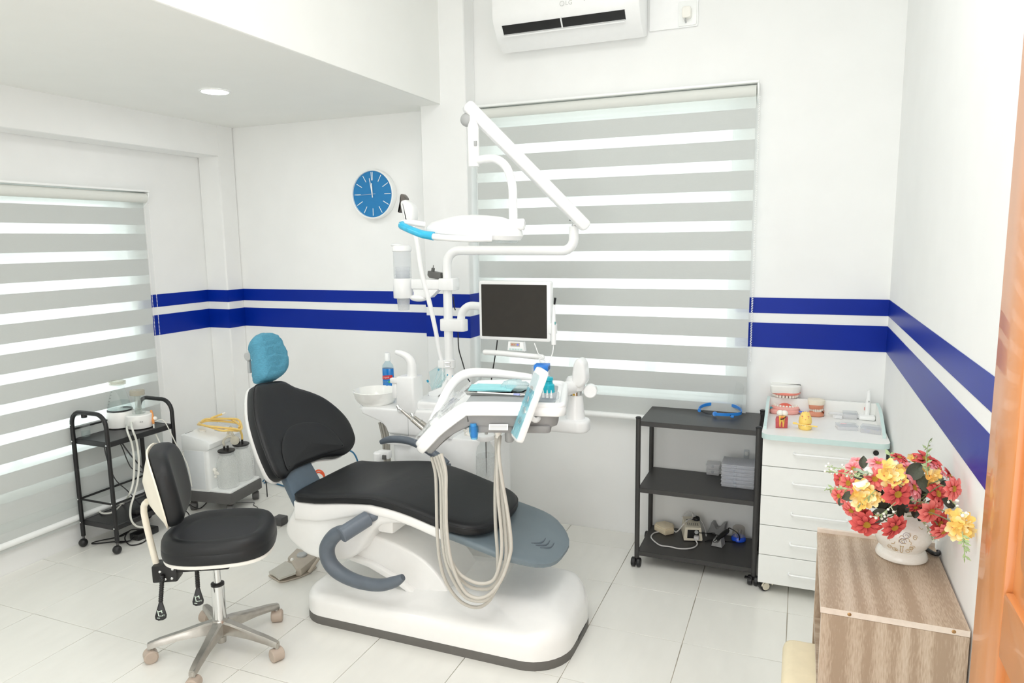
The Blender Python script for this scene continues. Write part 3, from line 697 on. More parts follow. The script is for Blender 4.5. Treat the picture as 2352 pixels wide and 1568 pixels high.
mech = MB().box(b1+Vector((-.02, -.035, -.035)), b1+Vector((.075, .035, .035)), .006).box(b1+Vector((.06, -.03, .0)), (.06, .035, .43), .006)
me_ = obj('tilt_mechanism', mech, BLK, stl)
for dx, dz in ((.012, .012), (.03, -.02), (.06, .02), (.055, -.018)): obj('bolt', MB().ball(b1+Vector((dx, -.036, dz)), .006, 8, 6, (1, .5, 1)), CHROME, me_)
for (sx, ex, z1) in (((-.19, -.05, .36), (-.195, -.075, .262), .18), ((-.06, -.045, .385), (-.06, -.05, .30), .22)):
    a = Vector(sx); b = Vector(ex)
    rb = MB().tube([a+(b-a)*t for t in [i/24 for i in range(25)]], [.0075+.0018*(i % 2) for i in range(25)], 10)
    lv = obj('lever', rb, BLK, stl)
    d = (b-a).normalized(); pad = [( -.006, 0), (.006, 0), (.020, -.052), (.018, -.064), (.008, -.070), (-.008, -.070), (-.018, -.064), (-.020, -.052)]
    nrm = inv @ Vector((.55, -.78, .25)).normalized(); side = inv @ Vector((.82, .57, 0)).normalized(); upv = nrm.cross(side)
    fn = lambda u, v, h: b + side*u*1.05 + upv*v + nrm*h
    obj('lever_knob', MB().prism(pad, -.006, .006, fn, .003), BLK, lv)
    ic = MB()
    ic.text('LIFT', .008, frame(fn(.008, -.052, .0066), side, 0, nrm))
    for u0, v0, u1, v1 in ((-.010, -.03, -.006, -.05), (-.010, -.036, .006, -.033), (.002, -.030, .006, -.042), (-.012, -.058, -.002, -.06), (-.008, -.05, .0, -.053)):
        ic.tube([fn(u0, v0, .0065), fn(u1, v1, .0065)], .0016, 5)
    obj('knob_symbol', ic, mat('pale_green_print', (222, 238, 226), .5), lv, 'white lift symbol')
# ================================================================ dental chair (long axis along the back wall)
def crop(x0, y0, x1, y1, w):
    s = (x1-x0)/w
    return lambda p: (x0+p[0]*s, y0+p[1]*s)
c4 = crop(540, 740, 1000, 1200, 1568); c5 = crop(780, 760, 1360, 1120, 2352); c6 = crop(780, 360, 1380, 900, 1742); c7 = crop(600, 1020, 1380, 1540, 2352); c8 = crop(900, 820, 1340, 1420, 1150)
def lerp(tab, x):
    if x <= tab[0][0]: return tab[0][1]
    for (a, fa), (b, fb) in zip(tab, tab[1:]):
        if x <= b: return fa+(fb-fa)*(x-a)/(b-a)
    return tab[-1][1]
def sm(x): x = max(0, min(1, x)); return x*x*(3-2*x)
dc = thing('dental_chair', 'reclining black leather dental chair with white base and grey footrest', 'dental chair', (-1.5, 2.68, 0))
CW = mat('chair_white', (247, 247, 245), .28, var=.01, coat=.35)
BX0, BX1, BY0, BY1 = -2.005, -.782, 2.362, 2.988
ob = rrect(BX0, BX1, BY0, BY1, [.17, .27, .2, .13], 9)
obj('base_skirt', MB().prism(ob, 0, .038, XY), mat('skirt_grey', (104, 102, 98), .55, var=.04), dc, 'dark grey plinth')
def basef(u, v, h):
    k = max(0, h-.09)/.045
    hump = .06*sm((u+1.52)/.35)*sm((-.78-u)/.16+.1)*sm((v-BY0)/.2)*sm((BY1-v)/.16)
    dip = .012*sm((-1.55-u)/.2)
    return (u, v, h+k*(hump-dip*.6))
lay = [(.0, .038), (0, .06), (.001, .09)]
for k in range(1, 6): a = PI/2*k/5; lay.append((.001+.04*(1-math.cos(a)), .09+.045*math.sin(a)))
obj('base_cover', MB().slab(ob, lay, basef, 14), CW, dc)
obj('base_slot', MB().box((BX1-.035, 2.60, .02), (BX1+.002, 2.72, .042), .004).box((BX1-.03, 2.52, .02), (BX1-.006, 2.6, .04), .003), BLK, dc)
# lift arm
arm = spline([(-1.90, .42), (-1.75, .375), (-1.60, .345), (-1.47, .30), (-1.38, .23), (-1.33, .15), (-1.325, .10)], 4)
low = spline([(-1.49, .10), (-1.505, .145), (-1.58, .19), (-1.70, .235), (-1.86, .262)], 4)
obj('lift_arm', MB().prism(list(arm)+list(low), 2.53, 2.83, XZ, .012, 3), CW, dc)
obj('lift_rib', MB().prism([(-1.86, .27), (-1.70, .245), (-1.58, .20), (-1.495, .15), (-1.485, .115), (-1.50, .115), (-1.52, .14), (-1.60, .18), (-1.72, .225), (-1.86, .25)], 2.505, 2.55, XZ, .006), CW, dc)
obj('hinge_block', MB().box((-1.66, 2.50, .40), (-1.58, 2.86, .46), .012), CW, dc)
# upper frame under the seat
zb = [(-2.06, .510), (-1.92, .517), (-1.79, .536), (-1.65, .550), (-1.54, .542), (-1.44, .522), (-1.34, .494), (-1.25, .474), (-1.18, .462), (-1.08, .452)]
top = [(x, lerp(zb, x)-.003) for x in [-2.055+.04*i for i in range(19)]]
lowp = spline([(-1.335, .478), (-1.44, .482), (-1.56, .470), (-1.63, .444), (-1.68, .385), (-1.722, .32), (-1.784, .275), (-1.85, .258), (-1.915, .253), (-1.97, .254), (-2.017, .265), (-2.07, .295), (-2.105, .325), (-2.118, .358), (-2.112, .395), (-2.085, .44), (-2.055, .495)], 4)
obj('seat_frame', MB().prism(top+list(lowp), 2.445, 2.935, XZ, .025, 4), CW, dc)
lip = [(x, lerp(zb, x)+.001) for x in [-2.05+.04*i for i in range(20)]] + [(x, lerp(zb, x)-.045-.04*sm((-1.6-x)/.35)) for x in [-1.29-.04*i for i in range(20)]]
obj('seat_rim', MB().prism(lip, 2.432, 2.947, XZ, .012, 3), CW, dc)
# cushion
so = spline([(-2.062, 2.50), (-2.04, 2.437), (-1.97, 2.425), (-1.7, 2.425), (-1.4, 2.428), (-1.27, 2.438), (-1.18, 2.472), (-1.13, 2.555), (-1.118, 2.69), (-1.13, 2.825), (-1.18, 2.908), (-1.27, 2.942), (-1.4, 2.952), (-1.7, 2.955), (-1.97, 2.952), (-2.04, 2.94), (-2.062, 2.87), (-2.066, 2.69)], 5, True)
def seatz(u, v, h):
    w = (v-2.69)/.265; k = max(0, (h-.012)/.032)
    dish = -.020*max(0, 1-w*w)*sm((-1.58-u)/.22)*sm((u+2.06)/.12) + .008*max(0, 1-w*w)*sm((u+1.58)/.2)
    return (u, v, lerp(zb, u)+h+k*dish)
lay = [(.014, 0), (.004, .003), (0, .012), (.001, .026), (.006, .036), (.016, .042), (.03, .044)]
obj('seat_cushion', MB().slab(so, lay, seatz, 9), LEATH, dc)
pipe_ = [Vector(seatz(u, v, .029)) for u, v in inset(so, .0015)]
obj('piping', MB().tube(pipe_, .0022, 6, closed=True), LEATH, dc)
# footrest
fo = rrect(-1.42, -.868, 2.442, 2.942, [.20, .22, .03, .03], 8)
def footz(u, v, h):
    w = (v-2.69)/.25
    return (u, v, .455-.222*(u+1.29)-.02*sm((u+1.0)/.14)+h-.006*(1-w*w)*(1 if h > .015 else 0))
obj('footrest', MB().slab(fo, [(.006, -.008), (.0, .0), (0, .012), (.004, .018), (.012, .021)], footz, 8), mat('footrest_grey', (118, 132, 140), .38, var=.05, scale=7), dc, 'blue grey footrest plate')
for k in range(3):
    c = Vector(footz(-.96+.018*k, 2.66, .0235)); obj('grip_slot', MB().tube([footz(-.97+.019*k-.02, 2.62, .021), footz(-.96+.019*k, 2.66, .0225), footz(-.96+.019*k, 2.71, .021)], [.002, .004, .002], 6, sub=3), GREYB, dc)
cs = MB().prism([(-1.30, .44), (-1.10, .395), (-1.02, .36), (-1.07, .27), (-1.16, .22), (-1.26, .28), (-1.36, .36)], 2.50, 2.502, XZ)
obj('plastic_sheet', cs, clear('thin_film', (246, 246, 244), .12, .08), dc, 'loose clear film hanging under the footrest')
# backrest
BT = math.radians(29); BP = Vector((-2.1, 0, .6)); BN = Vector((math.cos(BT), 0, math.sin(BT))); BU = Vector((-math.sin(BT), 0, math.cos(BT)))
def onback(p, h=0):
    q = pon(*c4(p), BP+BN*h, BN); return ((q-BP).dot(BU), q.y)
def backf(u, v, h):
    k = .05*((v-2.69)/.3)**2
    return BP+BU*u+Vector((0, v, 0))+BN*(h+k*.6)
bout = spline([onback(p, .02) for p in [(190, 478), (155, 510), (140, 620), (145, 780), (200, 1000), (270, 1170), (325, 1228), (385, 1225), (440, 1165), (520, 1120), (620, 1080), (720, 1045), (840, 1038), (900, 1000), (925, 940), (915, 880), (870, 780), (800, 690), (700, 600), (600, 545), (480, 500), (400, 456), (330, 452), (260, 465)]], 4, True)
lay = [(.03, -.055), (.008, -.05), (0, -.035), (0, -.005), (.004, .008), (.012, .016), (.025, .02)]
obj('backrest', MB().slab(bout, lay, backf, 8, .004), LEATH, dc)
obj('piping', MB().tube([backf(u, v, .004) for u, v in inset(bout, .0005)], .0022, 6, closed=True), LEATH, dc)
lum = spline([onback(p, .024) for p in [(395, 1170), (355, 1070), (350, 980), (372, 890), (430, 820), (510, 788), (600, 782), (680, 800), (750, 850), (800, 910), (840, 985), (760, 1012), (660, 1040), (560, 1080), (460, 1125)]], 4, True)
obj('lumbar_pad', MB().slab(lum, [(.0, .012), (.0, .0245), (.004, .0275), (.010, .0285), (.02, .029)], backf, 6, .008), LEATH, dc, 'raised lower back pad')
obj('backrest_shell', MB().slab(bout, [(.05, -.085), (.01, -.07), (-.002, -.052), (-.004, -.042), (.004, -.038)], backf, 3), CW, dc)
neck = [(.10, 2.48), (.03, 2.455), (-.07, 2.452), (-.17, 2.452), (-.17, 2.70), (-.07, 2.672), (.03, 2.665), (.10, 2.68)]
obj('back_link', MB().prism(neck, -.05, -.012, backf, .01), mat('link_grey', (88, 104, 118), .4, var=.05), dc, 'blue grey link between seat and backrest')
hs = obj('headrest_stem', MB().box((0, 0, 0), (.001, .001, .001)), CHROME, dc) if False else None
obj('headrest_bar', MB().prism(rrect(.36, .60, 2.655, 2.715, .01, 2), -.055, -.045, backf), CHROME, dc)
hout = spline([onback(p) for p in [(170, 130), (240, 92), (320, 125), (372, 215), (400, 310), (385, 380), (320, 425), (225, 440), (200, 360), (190, 240)]], 3, True)
obj('headrest', MB().slab(inset(hout, .008), [(.02, -.045), (0, -.035), (0, .0), (.008, .012), (.02, .016)], backf, 4, .004), LEATH, dc)
hl = backf(.625, 2.685, -.085)
obj('headrest_knob', MB().cyl(hl+Vector((0, -.012, 0)), hl+Vector((0, .03, 0)), .022, 18, bev=.003).box(hl+Vector((-.012, -.004, -.085)), hl+Vector((.004, .03, -.01)), .004), MGREY, dc)
hc = MB()
cu, cv = sum(p[0] for p in hout)/len(hout), sum(p[1] for p in hout)/len(hout)
def capf(u, v, h):
    p = backf(u, v, h); n_ = noise.noise(Vector((u*60, v*16, h*40)))+.6*noise.noise(Vector((u*120+v*40, v*50, h*90)))
    return p+BN*n_*.006+BU*n_*.003
dense = spline(hout, 3, True)
hc.slab(dense, [(.035, -.085), (.012, -.078), (.004, -.068), (-.004, -.05), (-.008, -.035), (-.010, -.02), (-.009, -.004), (-.003, .012), (.005, .020), (.014, .024)], capf, 14, .006, bottom=False)
# gathered lower hem
gat = MB()
tag(obj('headrest_cover', hc, mat('blue_nonwoven', (78, 146, 172), .75, var=.16, scale=55, bump=1, stretch=(1, 3, 6)), None, None, backf(cu, cv, 0)), 'blue gathered disposable cap pulled over the chair headrest', 'cover')
# near armrest
ar = obj('armrest', MB().tube([(-1.70, 2.352, .462), (-1.765, 2.35, .435), (-1.812, 2.35, .375), (-1.81, 2.35, .315), (-1.770, 2.35, .272), (-1.70, 2.35, .247), (-1.62, 2.35, .240), (-1.55, 2.352, .247), (-1.49, 2.355, .270), (-1.452, 2.358, .295)], [.026, .031, .033, .033, .032, .029, .027, .026, .024, .014], 14, sub=5), mat('armrest_grey', (96, 105, 115), .42, var=.05), dc, 'curved blue grey armrest swung down')
obj('pivot', MB().cyl((-1.715, 2.315, .452), (-1.655, 2.43, .492), .034, 24, bev=.004).cyl((-1.66, 2.42, .488), (-1.63, 2.46, .498), .020, 18), mat('armrest_grey2', (104, 113, 124), .4), ar)
fa_ = [py(*c5(p), 2.99) for p in [(385, 1035), (450, 1012), (540, 1008), (640, 1022), (740, 1060), (840, 1120), (930, 1180), (1000, 1240)]]
obj('armrest', MB().tube(fa_, [.012, .018, .019, .019, .02, .02, .02, .02], 12, sub=4).tube([fa_[-1], fa_[-1]+Vector((.03, -.04, -.10))], .02, 12), MATS['armrest_grey'], dc)
# foot pedal
fp_ = thing('foot_pedal', 'pale grey dental foot pedal on the floor beside the chair base', 'pedal', pz(680, 1310, 0))
FG = mat('pedal_grey', (190, 188, 178), .35, var=.03); FG2 = mat('pedal_taupe', (184, 174, 160), .4, var=.03)
cP = crop(600, 1150, 760, 1350, 1254)
q = [pz(*cP(p), .004) for p in [(130, 1350), (320, 1465), (420, 1460), (700, 1380), (880, 1300), (1000, 1200), (820, 1060), (640, 1010), (420, 1120)]]
obj('base_plate', MB().prism([(v.x, v.y) for v in q], .001, .009, XY, .002, 1), FG2, fp_)
q = [pz(*cP(p), .038) for p in [(135, 1250), (220, 1290), (325, 1370), (620, 1300), (650, 1190), (440, 1095)]]
cen = sum(q, Vector())/len(q)
obj('pedal_plate', MB().add([v+Vector((0, 0, -.006 if i < 3 else .004)) for i, v in enumerate(q)]+[v+Vector((0, 0, -.016 if i < 3 else -.006)) for i, v in enumerate(q)], [[0, 1, 2, 3, 4, 5], [11, 10, 9, 8, 7, 6]]+[[i, (i+1) % 6, (i+1) % 6+6, i+6] for i in range(6)]), FG, fp_)
q = [pz(*cP(p), .03) for p in [(620, 1290), (720, 1290), (860, 1180), (1010, 1050), (880, 960), (640, 900), (480, 1060)]]
obj('housing', MB().prism([(v.x, v.y) for v in q], .008, .05, XY, .012), FG2, fp_)
q = pz(*cP((735, 985)), .05); obj('button', MB().cyl(q+Vector((0, 0, -.01)), q+Vector((0, 0, .012)), .026, 24, bev=.004), MGREY, fp_)
q = pz(*cP((555, 1060)), .05); obj('selector', MB().ball(q, .010, 10, 8), WHITE2, fp_)
a = pz(*cP((860, 1280)), .012); b = pz(*cP((1040, 1030)), .075)
obj('lever_bar', MB().cyl(a, b, .008, 10), FG2, fp_)
gb = pz(637, 1208, 0)
single('switch_box', MB().prism([(-.035, -.03), (.03, -.03), (.03, .03), (-.035, .03)], .0, .05, lambda u, v, h: (gb.x+u, gb.y+.03+v, h), .006), mat('box_charcoal', (78, 78, 78), .5), 'small dark grey box on the floor just right of the stool seat', 'box', Vector((gb.x, gb.y+.03, 0)))
# coloured air hoses on the floor
BLH = mat('blue_air_hose', (44, 112, 152), .4, var=.04)
fh = thing('air_hose', 'blue air hose with dark tape looping over the floor behind the chair', 'hose', (-3.0, 3.5, 0))
obj('hose', MB().tube([pz(612, 1104, .006), pz(640, 1112, .006), pz(665, 1120, .006), pz(700, 1128, .006)], .005, 8, sub=4).tube([pz(603, 1106, .005), pz(613, 1097, .02), pz(630, 1094, .02), pz(620, 1103, .01), pz(606, 1109, .005)], .004, 8, sub=5), BLH, fh)
obj('tape', MB().tube([pz(622, 1096, .018), pz(640, 1098, .02)], .009, 8), BLK, fh)
a = [py(802, 1034, 3.12), py(812, 1040, 3.12), py(820, 1055, 3.12), py(823, 1075, 3.12), py(822, 1100, 3.12), py(815, 1150, 3.12)]
single('air_hose', MB().tube(a+[Vector((a[-1].x-.02, 3.12, .006)), Vector((a[-1].x-.15, 3.15, .006))], .0045, 8, sub=5), BLH, 'blue hose arching in the gap beside the chair back', 'hose')
og = py(733, 1092, 3.16)
single('hose_coil', MB().tube([og+Vector((.035*math.cos(t), 0, .035*math.sin(t)-.002*t)) for t in [i*.35 for i in range(30)]]+[Vector((og.x, 3.2, .01)), Vector((og.x-.1, 3.3, .006))], .005, 8), mat('orange_hose', (240, 96, 50), .4), 'orange hose loop seen through the gap below the chair back', 'hose')
# ================================================================ dental unit with bowl, pole and cup holder
UW = mat('unit_white', (247, 248, 248), .3, var=.01, coat=.3)
du = thing('dental_unit', 'white dental unit column with spittoon bowl behind the chair', 'dental unit', (-1.68, 3.27, 0))
UY0, UY1 = 3.10, 3.40
obj('body', MB().prism(rrect(-1.965, -1.385, UY0+.015, UY1, .05, 5), 0, .66, XY, .012), UW, du)
obj('plinth', MB().prism(rrect(-1.975, -1.375, UY0+.005, UY1+.01, .05, 5), 0, .03, XY, .004), MGREY, du)
hp = [(-1.60, .655), (-1.60, .80), (-1.85, .79), (-2.125, .785), (-2.13, .765), (-2.125, .748), (-2.06, .728), (-2.01, .712), (-1.985, .69), (-1.968, .655)]
obj('head_housing', MB().prism(hp, UY0, UY1+.01, XZ, .012, 3), UW, du)
obj('shoulder', MB().prism(rrect(-1.985, -1.83, UY0-.012, UY0+.06, .02, 3), .60, .635, XY, .008), UW, du)
obj('deck', MB().prism(rrect(-1.845, -1.56, UY0+.02, UY1, .04, 4), .79, .835, XY, .015, 3), UW, du)
bc_ = Vector((-2.100, 3.205, .775))
PORC = mat('porcelain_white', (246, 246, 242), .12, var=.008, coat=.5)
obj('spittoon_bowl', MB().lathe([(.0, .0), (.075, 0), (.085, .01), (.1, .022), (.113, .045), (.121, .075), (.123, .082), (.119, .084), (.112, .06), (.098, .03), (.06, .018), (0, .012)], 48, bc_, caps=False), PORC, du, 'white porcelain bowl')
obj('bowl_foot', MB().lathe([(.09, -.01), (.085, .0), (.078, .012)], 40, bc_), UW, du)
obj('tower', MB().prism(rrect(-1.903, -1.797, 3.085, 3.19, .012, 3), .775, .965, XY, .012), UW, du)
obj('tower_plate', MB().box((-1.93, 3.075, .93), (-1.895, 3.10, .958), .006).box((-1.925, 3.085, .85), (-1.90, 3.12, .93), .006), UW, du)
npts = [py(*c5(p), 3.13) for p in [(676, 520), (676, 400), (674, 320), (655, 265), (615, 228), (570, 208), (525, 196)]]
obj('cup_filler', MB().tube(npts, [.026, .026, .025, .023, .019, .016, .012], 16, sub=5), UW, du)
obj('seam_line', MB().box((-1.955, UY0-.0005, .654), (-1.845, UY0+.004, .657)).box((-1.845, UY0-.0005, .66), (-1.843, UY0+.004, .77)), MGREY, du)
# assistant holder and suction lines at the left
q = py(*c5((360, 1160)), 3.08)
ah = obj('instrument_holder', MB().cyl(q+Vector((0, 0, -.075)), q+Vector((0, 0, .02)), .026, 20, bev=.006).box(q+Vector((.0, -.012, -.012)), Vector((-1.95, 3.11, q.z+.03)), .008), UW, du)
obj('slot', MB().box(Vector((-1.985, 3.06, q.z-.012)), Vector((-1.963, 3.085, q.z+.012)), .002), DGREY, ah)
for k, (a, b) in enumerate((((372, 850), (430, 1240)), ((395, 855), (455, 1240)), ((425, 860), (470, 1240)))):
    p0 = py(*c5(a), 3.22); p1 = py(*c5(b), 3.2)
    obj('suction_hose', MB().tube([p0, p0+(p1-p0)*.4+Vector((.008, 0, 0)), p1, Vector((p1.x+.06, 3.2, .25)), Vector((-1.96, 3.25, .1))], .008, 8, sub=4), mat('hose_grey_dark', (160, 156, 148), .5), du)
# pole with lamp pipe
PX_, PY_ = -1.70, 3.30
pipe = [(PX_, PY_, .79), (PX_, PY_, 1.0), (PX_, PY_, 1.48)] + [(PX_+.075-.075*math.cos(a), PY_, 1.525+.075*math.sin(a)) for a in [PI/2*k/7 for k in range(8)]] + [(-1.3, PY_, 1.597)] + [(-1.07+.055*math.sin(a), PY_, 1.65-.055*math.cos(a)) for a in [PI/2*k/7 for k in range(8)]] + [(-1.015, PY_, 1.71)]
obj('pole', MB().tube(pipe, .0235, 20), UW, du)
obj('pole_clamp', MB().cyl((PX_, PY_, .985), (PX_, PY_, 1.03), .033, 20, bev=.003).box((PX_-.05, PY_-.035, .988), (PX_-.015, PY_-.02, 1.027), .003), UW, du)
for dz in (.999, 1.018): obj('clamp_screw', MB().cyl((PX_-.005, PY_-.037, dz), (PX_+.022, PY_-.036, dz), .004, 8), CHROME, du)
obj('cup_bracket', MB().box((-1.90, PY_-.03, 1.40), (-1.675, PY_+.03, 1.452), .006).box((PX_-.032, PY_-.04, 1.395), (PX_+.052, PY_+.04, 1.458), .006).prism([(-1.89, 1.40), (-1.74, 1.40), (-1.79, 1.355), (-1.89, 1.352)], PY_-.025, PY_+.025, XZ, .004), UW, du)
obj('bracket_dome', MB().ball((-1.87, PY_, 1.352), .045, 16, 10, (1.2, .8, .45)), UW, du)
cx_, cy_ = -1.965, PY_
cdp = obj('cup_holder', MB().lathe([(.0505, 1.35), (.052, 1.352), (.052, 1.452), (.0505, 1.455), (.047, 1.45), (.047, 1.352)], 32, (cx_, cy_, 0), caps=False), UW, du)
obj('cup_tube', MB().lathe([(.047, 1.44), (.047, 1.60)], 32, (cx_, cy_, 0), caps=False), CLEARP, cdp)
obj('lid', MB().lathe([(.0475, 1.595), (.052, 1.60), (.052, 1.618), (.049, 1.626), (0, 1.636)], 32, (cx_, cy_, 0)).ball((cx_-.02, cy_-.02, 1.63), .025, 12, 8, (1.3, 1, .35)), UW, cdp)
CUPM = clear('cup_plastic', (248, 249, 250), .35, .15)
for k in range(9):
    z = 1.285+.0*k + (.018*k if k else 0)
    c = thing('disposable_cup', 'clear disposable cup in the tall dispenser on the pole', 'cup', (cx_, cy_, z), group='clear cups stacked in the dispenser')
    obj('wall', MB().lathe([(0, .0), (.028, 0), (.029, .002), (.038, .082), (.040, .083), (.040, .086)], 24, (cx_, cy_, z), caps=False), CUPM, c)
# adapter on the bracket
a = pz(1001, 633, 1.455); a.y = PY_-.005; 
a = py(1001, 630, PY_-.005)
pa = thing('power_adapter', 'dark grey plug-in adapter lying on the cup bracket beside the pole', 'adapter', (a.x, a.y, 1.453))
mR = Matrix.Translation((a.x, a.y, 1.474)) @ Matrix.Rotation(math.radians(8), 4, 'Y')
AG = mat('adapter_grey', (98, 98, 96), .5)
obj('body', MB().prism([(-.038, .016), (.036, .016), (.038, -.008), (.028, -.018), (-.026, -.018), (-.038, -.006)], -.024, .024, lambda u, v, h: mR @ Vector((u, h, v)), .004), AG, pa)
obj('plug', MB().box((-.026, -.008, .014), (-.012, .008, .034), .002, 1, mR).cyl(mR @ Vector((-.019, 0, .03)), mR @ Vector((-.019, 0, .048)), .0022, 8), AG, pa)
# glass bottle on the right flank
q = py(*c5((1355, 990)), 3.07)
wbt = obj('water_bottle', MB().lathe([(.0, -.19), (.04, -.19), (.046, -.18), (.046, -.075), (.04, -.05), (.026, -.03), (.024, -.005)], 24, q, caps=False), clear('bottle_clear', (244, 248, 248), .1, .04), du, 'clear water bottle')
obj('bottle_cap', MB().lathe([(.0, .012), (.044, .012), (.046, .006), (.044, -.01), (.026, -.014)], 24, q).box(q+Vector((-.05, .0, .0)), Vector((-1.44, 3.13, q.z+.03)), .006), UW, wbt)
obj('dip_tube', MB().cyl(q+Vector((.004, 0, -.18)), q+Vector((.004, 0, 0)), .003, 8), DGREY, wbt)
obj('bottle_sleeve', MB().lathe([(.047, -.09), (.047, -.195), (.044, -.27), (.05, -.31)], 24, q, caps=False), clear('sleeve_clear', (250, 250, 250), .3, .1), du)
# arm to the right
obj('base_arm', MB().prism(rrect(-1.42, -.905, 3.13, 3.255, .05, 6), .735, .798, XY, .016, 3), UW, du)
HX, HY = -.975, 3.195
# mouthwash, pouch
q = pz(*c5((452, 462)), .80); q = Vector((-2.045, 3.36, .80))
q = py(*c5((452, 400)), 3.345)
mw = thing('mouthwash_bottle', 'blue mouthwash bottle with white cap standing behind the spittoon bowl', 'bottle', (q.x, 3.345, .79))
mx = q.x
def ov(z, sx, sy, n=28): return [Vector((mx+sx*math.cos(2*PI*j/n), 3.345+sy*math.sin(2*PI*j/n), z)) for j in range(n)]
MWB = mat('mouthwash_blue', (8, 120, 200), .12, var=.06, coat=.6)
sx = .035
b_ = MB().loft([ov(z, sx*k, .022*k) for z, k in ((.79, .9), (.795, 1), (.945, 1), (.952, .985))]); obj('liquid', b_, MWB, mw)
obj('shoulder', MB().loft([ov(z, sx*k, .022*min(1, k*1.1)) for z, k in ((.952, 1), (.97, .9), (.982, .6), (.992, .42), (1.0, .40))]), clear('bottle_shoulder', (214, 236, 244), .15, .05), mw)
obj('cap', MB().lathe([(.0165, .995), (.017, 1.0), (.0155, 1.035), (.013, 1.039), (0, 1.039)], 24, (mx, 3.345, 0)), WHITE, mw)
FM = frame((mx, 3.345-.0232, .905), (1, 0, .12), 0, (.0, -1, 0))
def curved(mb):
    for v in mb.v: v.y = 3.345-.0222*math.sqrt(max(.02, 1-((v.x-mx)/sx)**2))-.0012
    return mb
lab = MB(); lab.add([FM @ Vector((-.0335+.067*i/12, y_, 0)) for i in range(13) for y_ in (-.008-.004*math.sin(PI*i/12), .008+.002*math.sin(PI*i/12))], [[2*i, 2*i+2, 2*i+3, 2*i+1] for i in range(12)])
obj('red_label', curved(lab), mat('label_red', (196, 44, 48), .4), mw)
t1 = curved(MB().text('Colgate', .0145, FM @ Matrix.Translation((-.004, 0, .0)))); 
for v in t1.v: v.y -= .0008
obj('lettering', t1, mat('print_white', (250, 250, 250), .4), mw)
t2 = curved(MB().text('PLAX', .014, FM @ Matrix.Translation((-.006, -.026, 0)))); 
obj('lettering', t2, mat('print_pale_blue', (150, 208, 232), .4), mw)
lf = curved(MB().add([FM @ Vector(p) for p in ((.008, -.03, 0), (.016, -.036, 0), (.020, -.026, 0), (.014, -.020, 0), (.022, -.022, 0), (.026, -.014, 0), (.018, -.014, 0))], [[0, 1, 2, 3], [2, 4, 5, 6]])); obj('leaf_print', lf, mat('print_green', (70, 176, 96), .4), mw)
hd = MB().prism([(-.05, -.03), (.0, -.03), (.035, .0), (.055, .055), (.045, .06), (.02, .02), (-.05, -.01)], -.04, .04, lambda u, v, h: Vector((-1.755+u*1.1, 3.30+h, .865+v*1.1)), .006)
hold = thing('pouch_holder', 'white tilted holder with clear pouch of blue-tipped suction tips behind the cup filler', 'holder', (-1.755, 3.30, .83))
obj('holder', hd, UW, hold)
obj('underside', MB().prism([(-.055, -.034), (.0, -.038), (.04, -.004), (.03, .004), (-.002, -.026), (-.055, -.026)], -.038, .038, lambda u, v, h: Vector((-1.755+u*1.1, 3.30+h, .864+v*1.1)), .002), DGREY, hold)
TIPC = clear('tip_clear', (238, 250, 251), .35, .1); TIPB = mat('tip_blue', (38, 160, 196), .35)
pouch = MB().prism([(-.02, -.02), (.03, .0), (.05, .055), (.02, .10), (-.03, .07)], -.035, .035, lambda u, v, h: Vector((-1.775+u*1.1, 3.30+h, .885+v*1.1)), .008)
obj('pouch', pouch, clear('pouch_film', (234, 250, 251), .2, .06), hold)
for k in range(6):
    s = Vector((-1.79+.006*k, 3.28+.012*(k % 3), .875)); e = s+Vector((.035+.012*k, .0, .10-.008*k))
    t_ = obj('suction_tip', MB().tube([s, s+(e-s)*.6, e], .0035, 6), TIPC, hold)
    obj('tip_end', MB().ball(e, .006, 8, 6), TIPB, t_)
q = py(*c5((822, 470)), 3.29)
obj('suction_tip', MB().tube([q, q+Vector((.025, 0, -.035)), q+Vector((.038, 0, -.10))], .003, 6, sub=4), TIPC, hold)
obj('tip_end', MB().cyl(q+Vector((-.004, 0, .008)), q+Vector((.003, 0, -.004)), .0055, 8), TIPB, hold)
# ================================================================ instrument tray on its arm
TA = math.radians(16); TD = Vector((-math.cos(TA), -math.sin(TA), 0)); TN = Vector((-math.sin(TA), math.cos(TA), 0)); TO = Vector((-.775, 2.43, 0))
tt = thing('instrument_table', 'white sloping instrument delivery table on an arm over the dental chair', 'instrument table', (-1.05, 2.6, .95))
ztop = [(0, 1.034), (.05, 1.04), (.36, 1.04), (.40, 1.028), (.44, 1.0), (.50, .952), (.535, .915), (.56, .888), (.60, .846), (.66, .785)]
zb_ = spline(ztop, 5)
def tz(s): return lerp(zb_, s)
def T3(s, v, z): return TO+TD*s+TN*v+Vector((0, 0, z))
DV = .45
to = rrect(0, .585, 0, DV, [.05, .045, .06, .04], 6)
# subdivide the long sides so that the plate can bend
def dens(poly, step):
    out = []
    for i in range(len(poly)):
        a, b = poly[i], poly[(i+1) % len(poly)]; n_ = max(1, int(math.hypot(b[0]-a[0], b[1]-a[1])/step))
        for k in range(n_): out.append((a[0]+(b[0]-a[0])*k/n_, a[1]+(b[1]-a[1])*k/n_))
    return out
tod = dens(to, .025)
TW = mat('table_white', (248, 249, 249), .28, var=.01, coat=.35)
def sn(u):
    d = (tz(u+.012)-tz(u-.012))/.024; k = math.hypot(1, d); return -d/k, 1/k
def tf(u, v, h): a, b = sn(u); return T3(u+h*a, v, tz(u)+h*b)
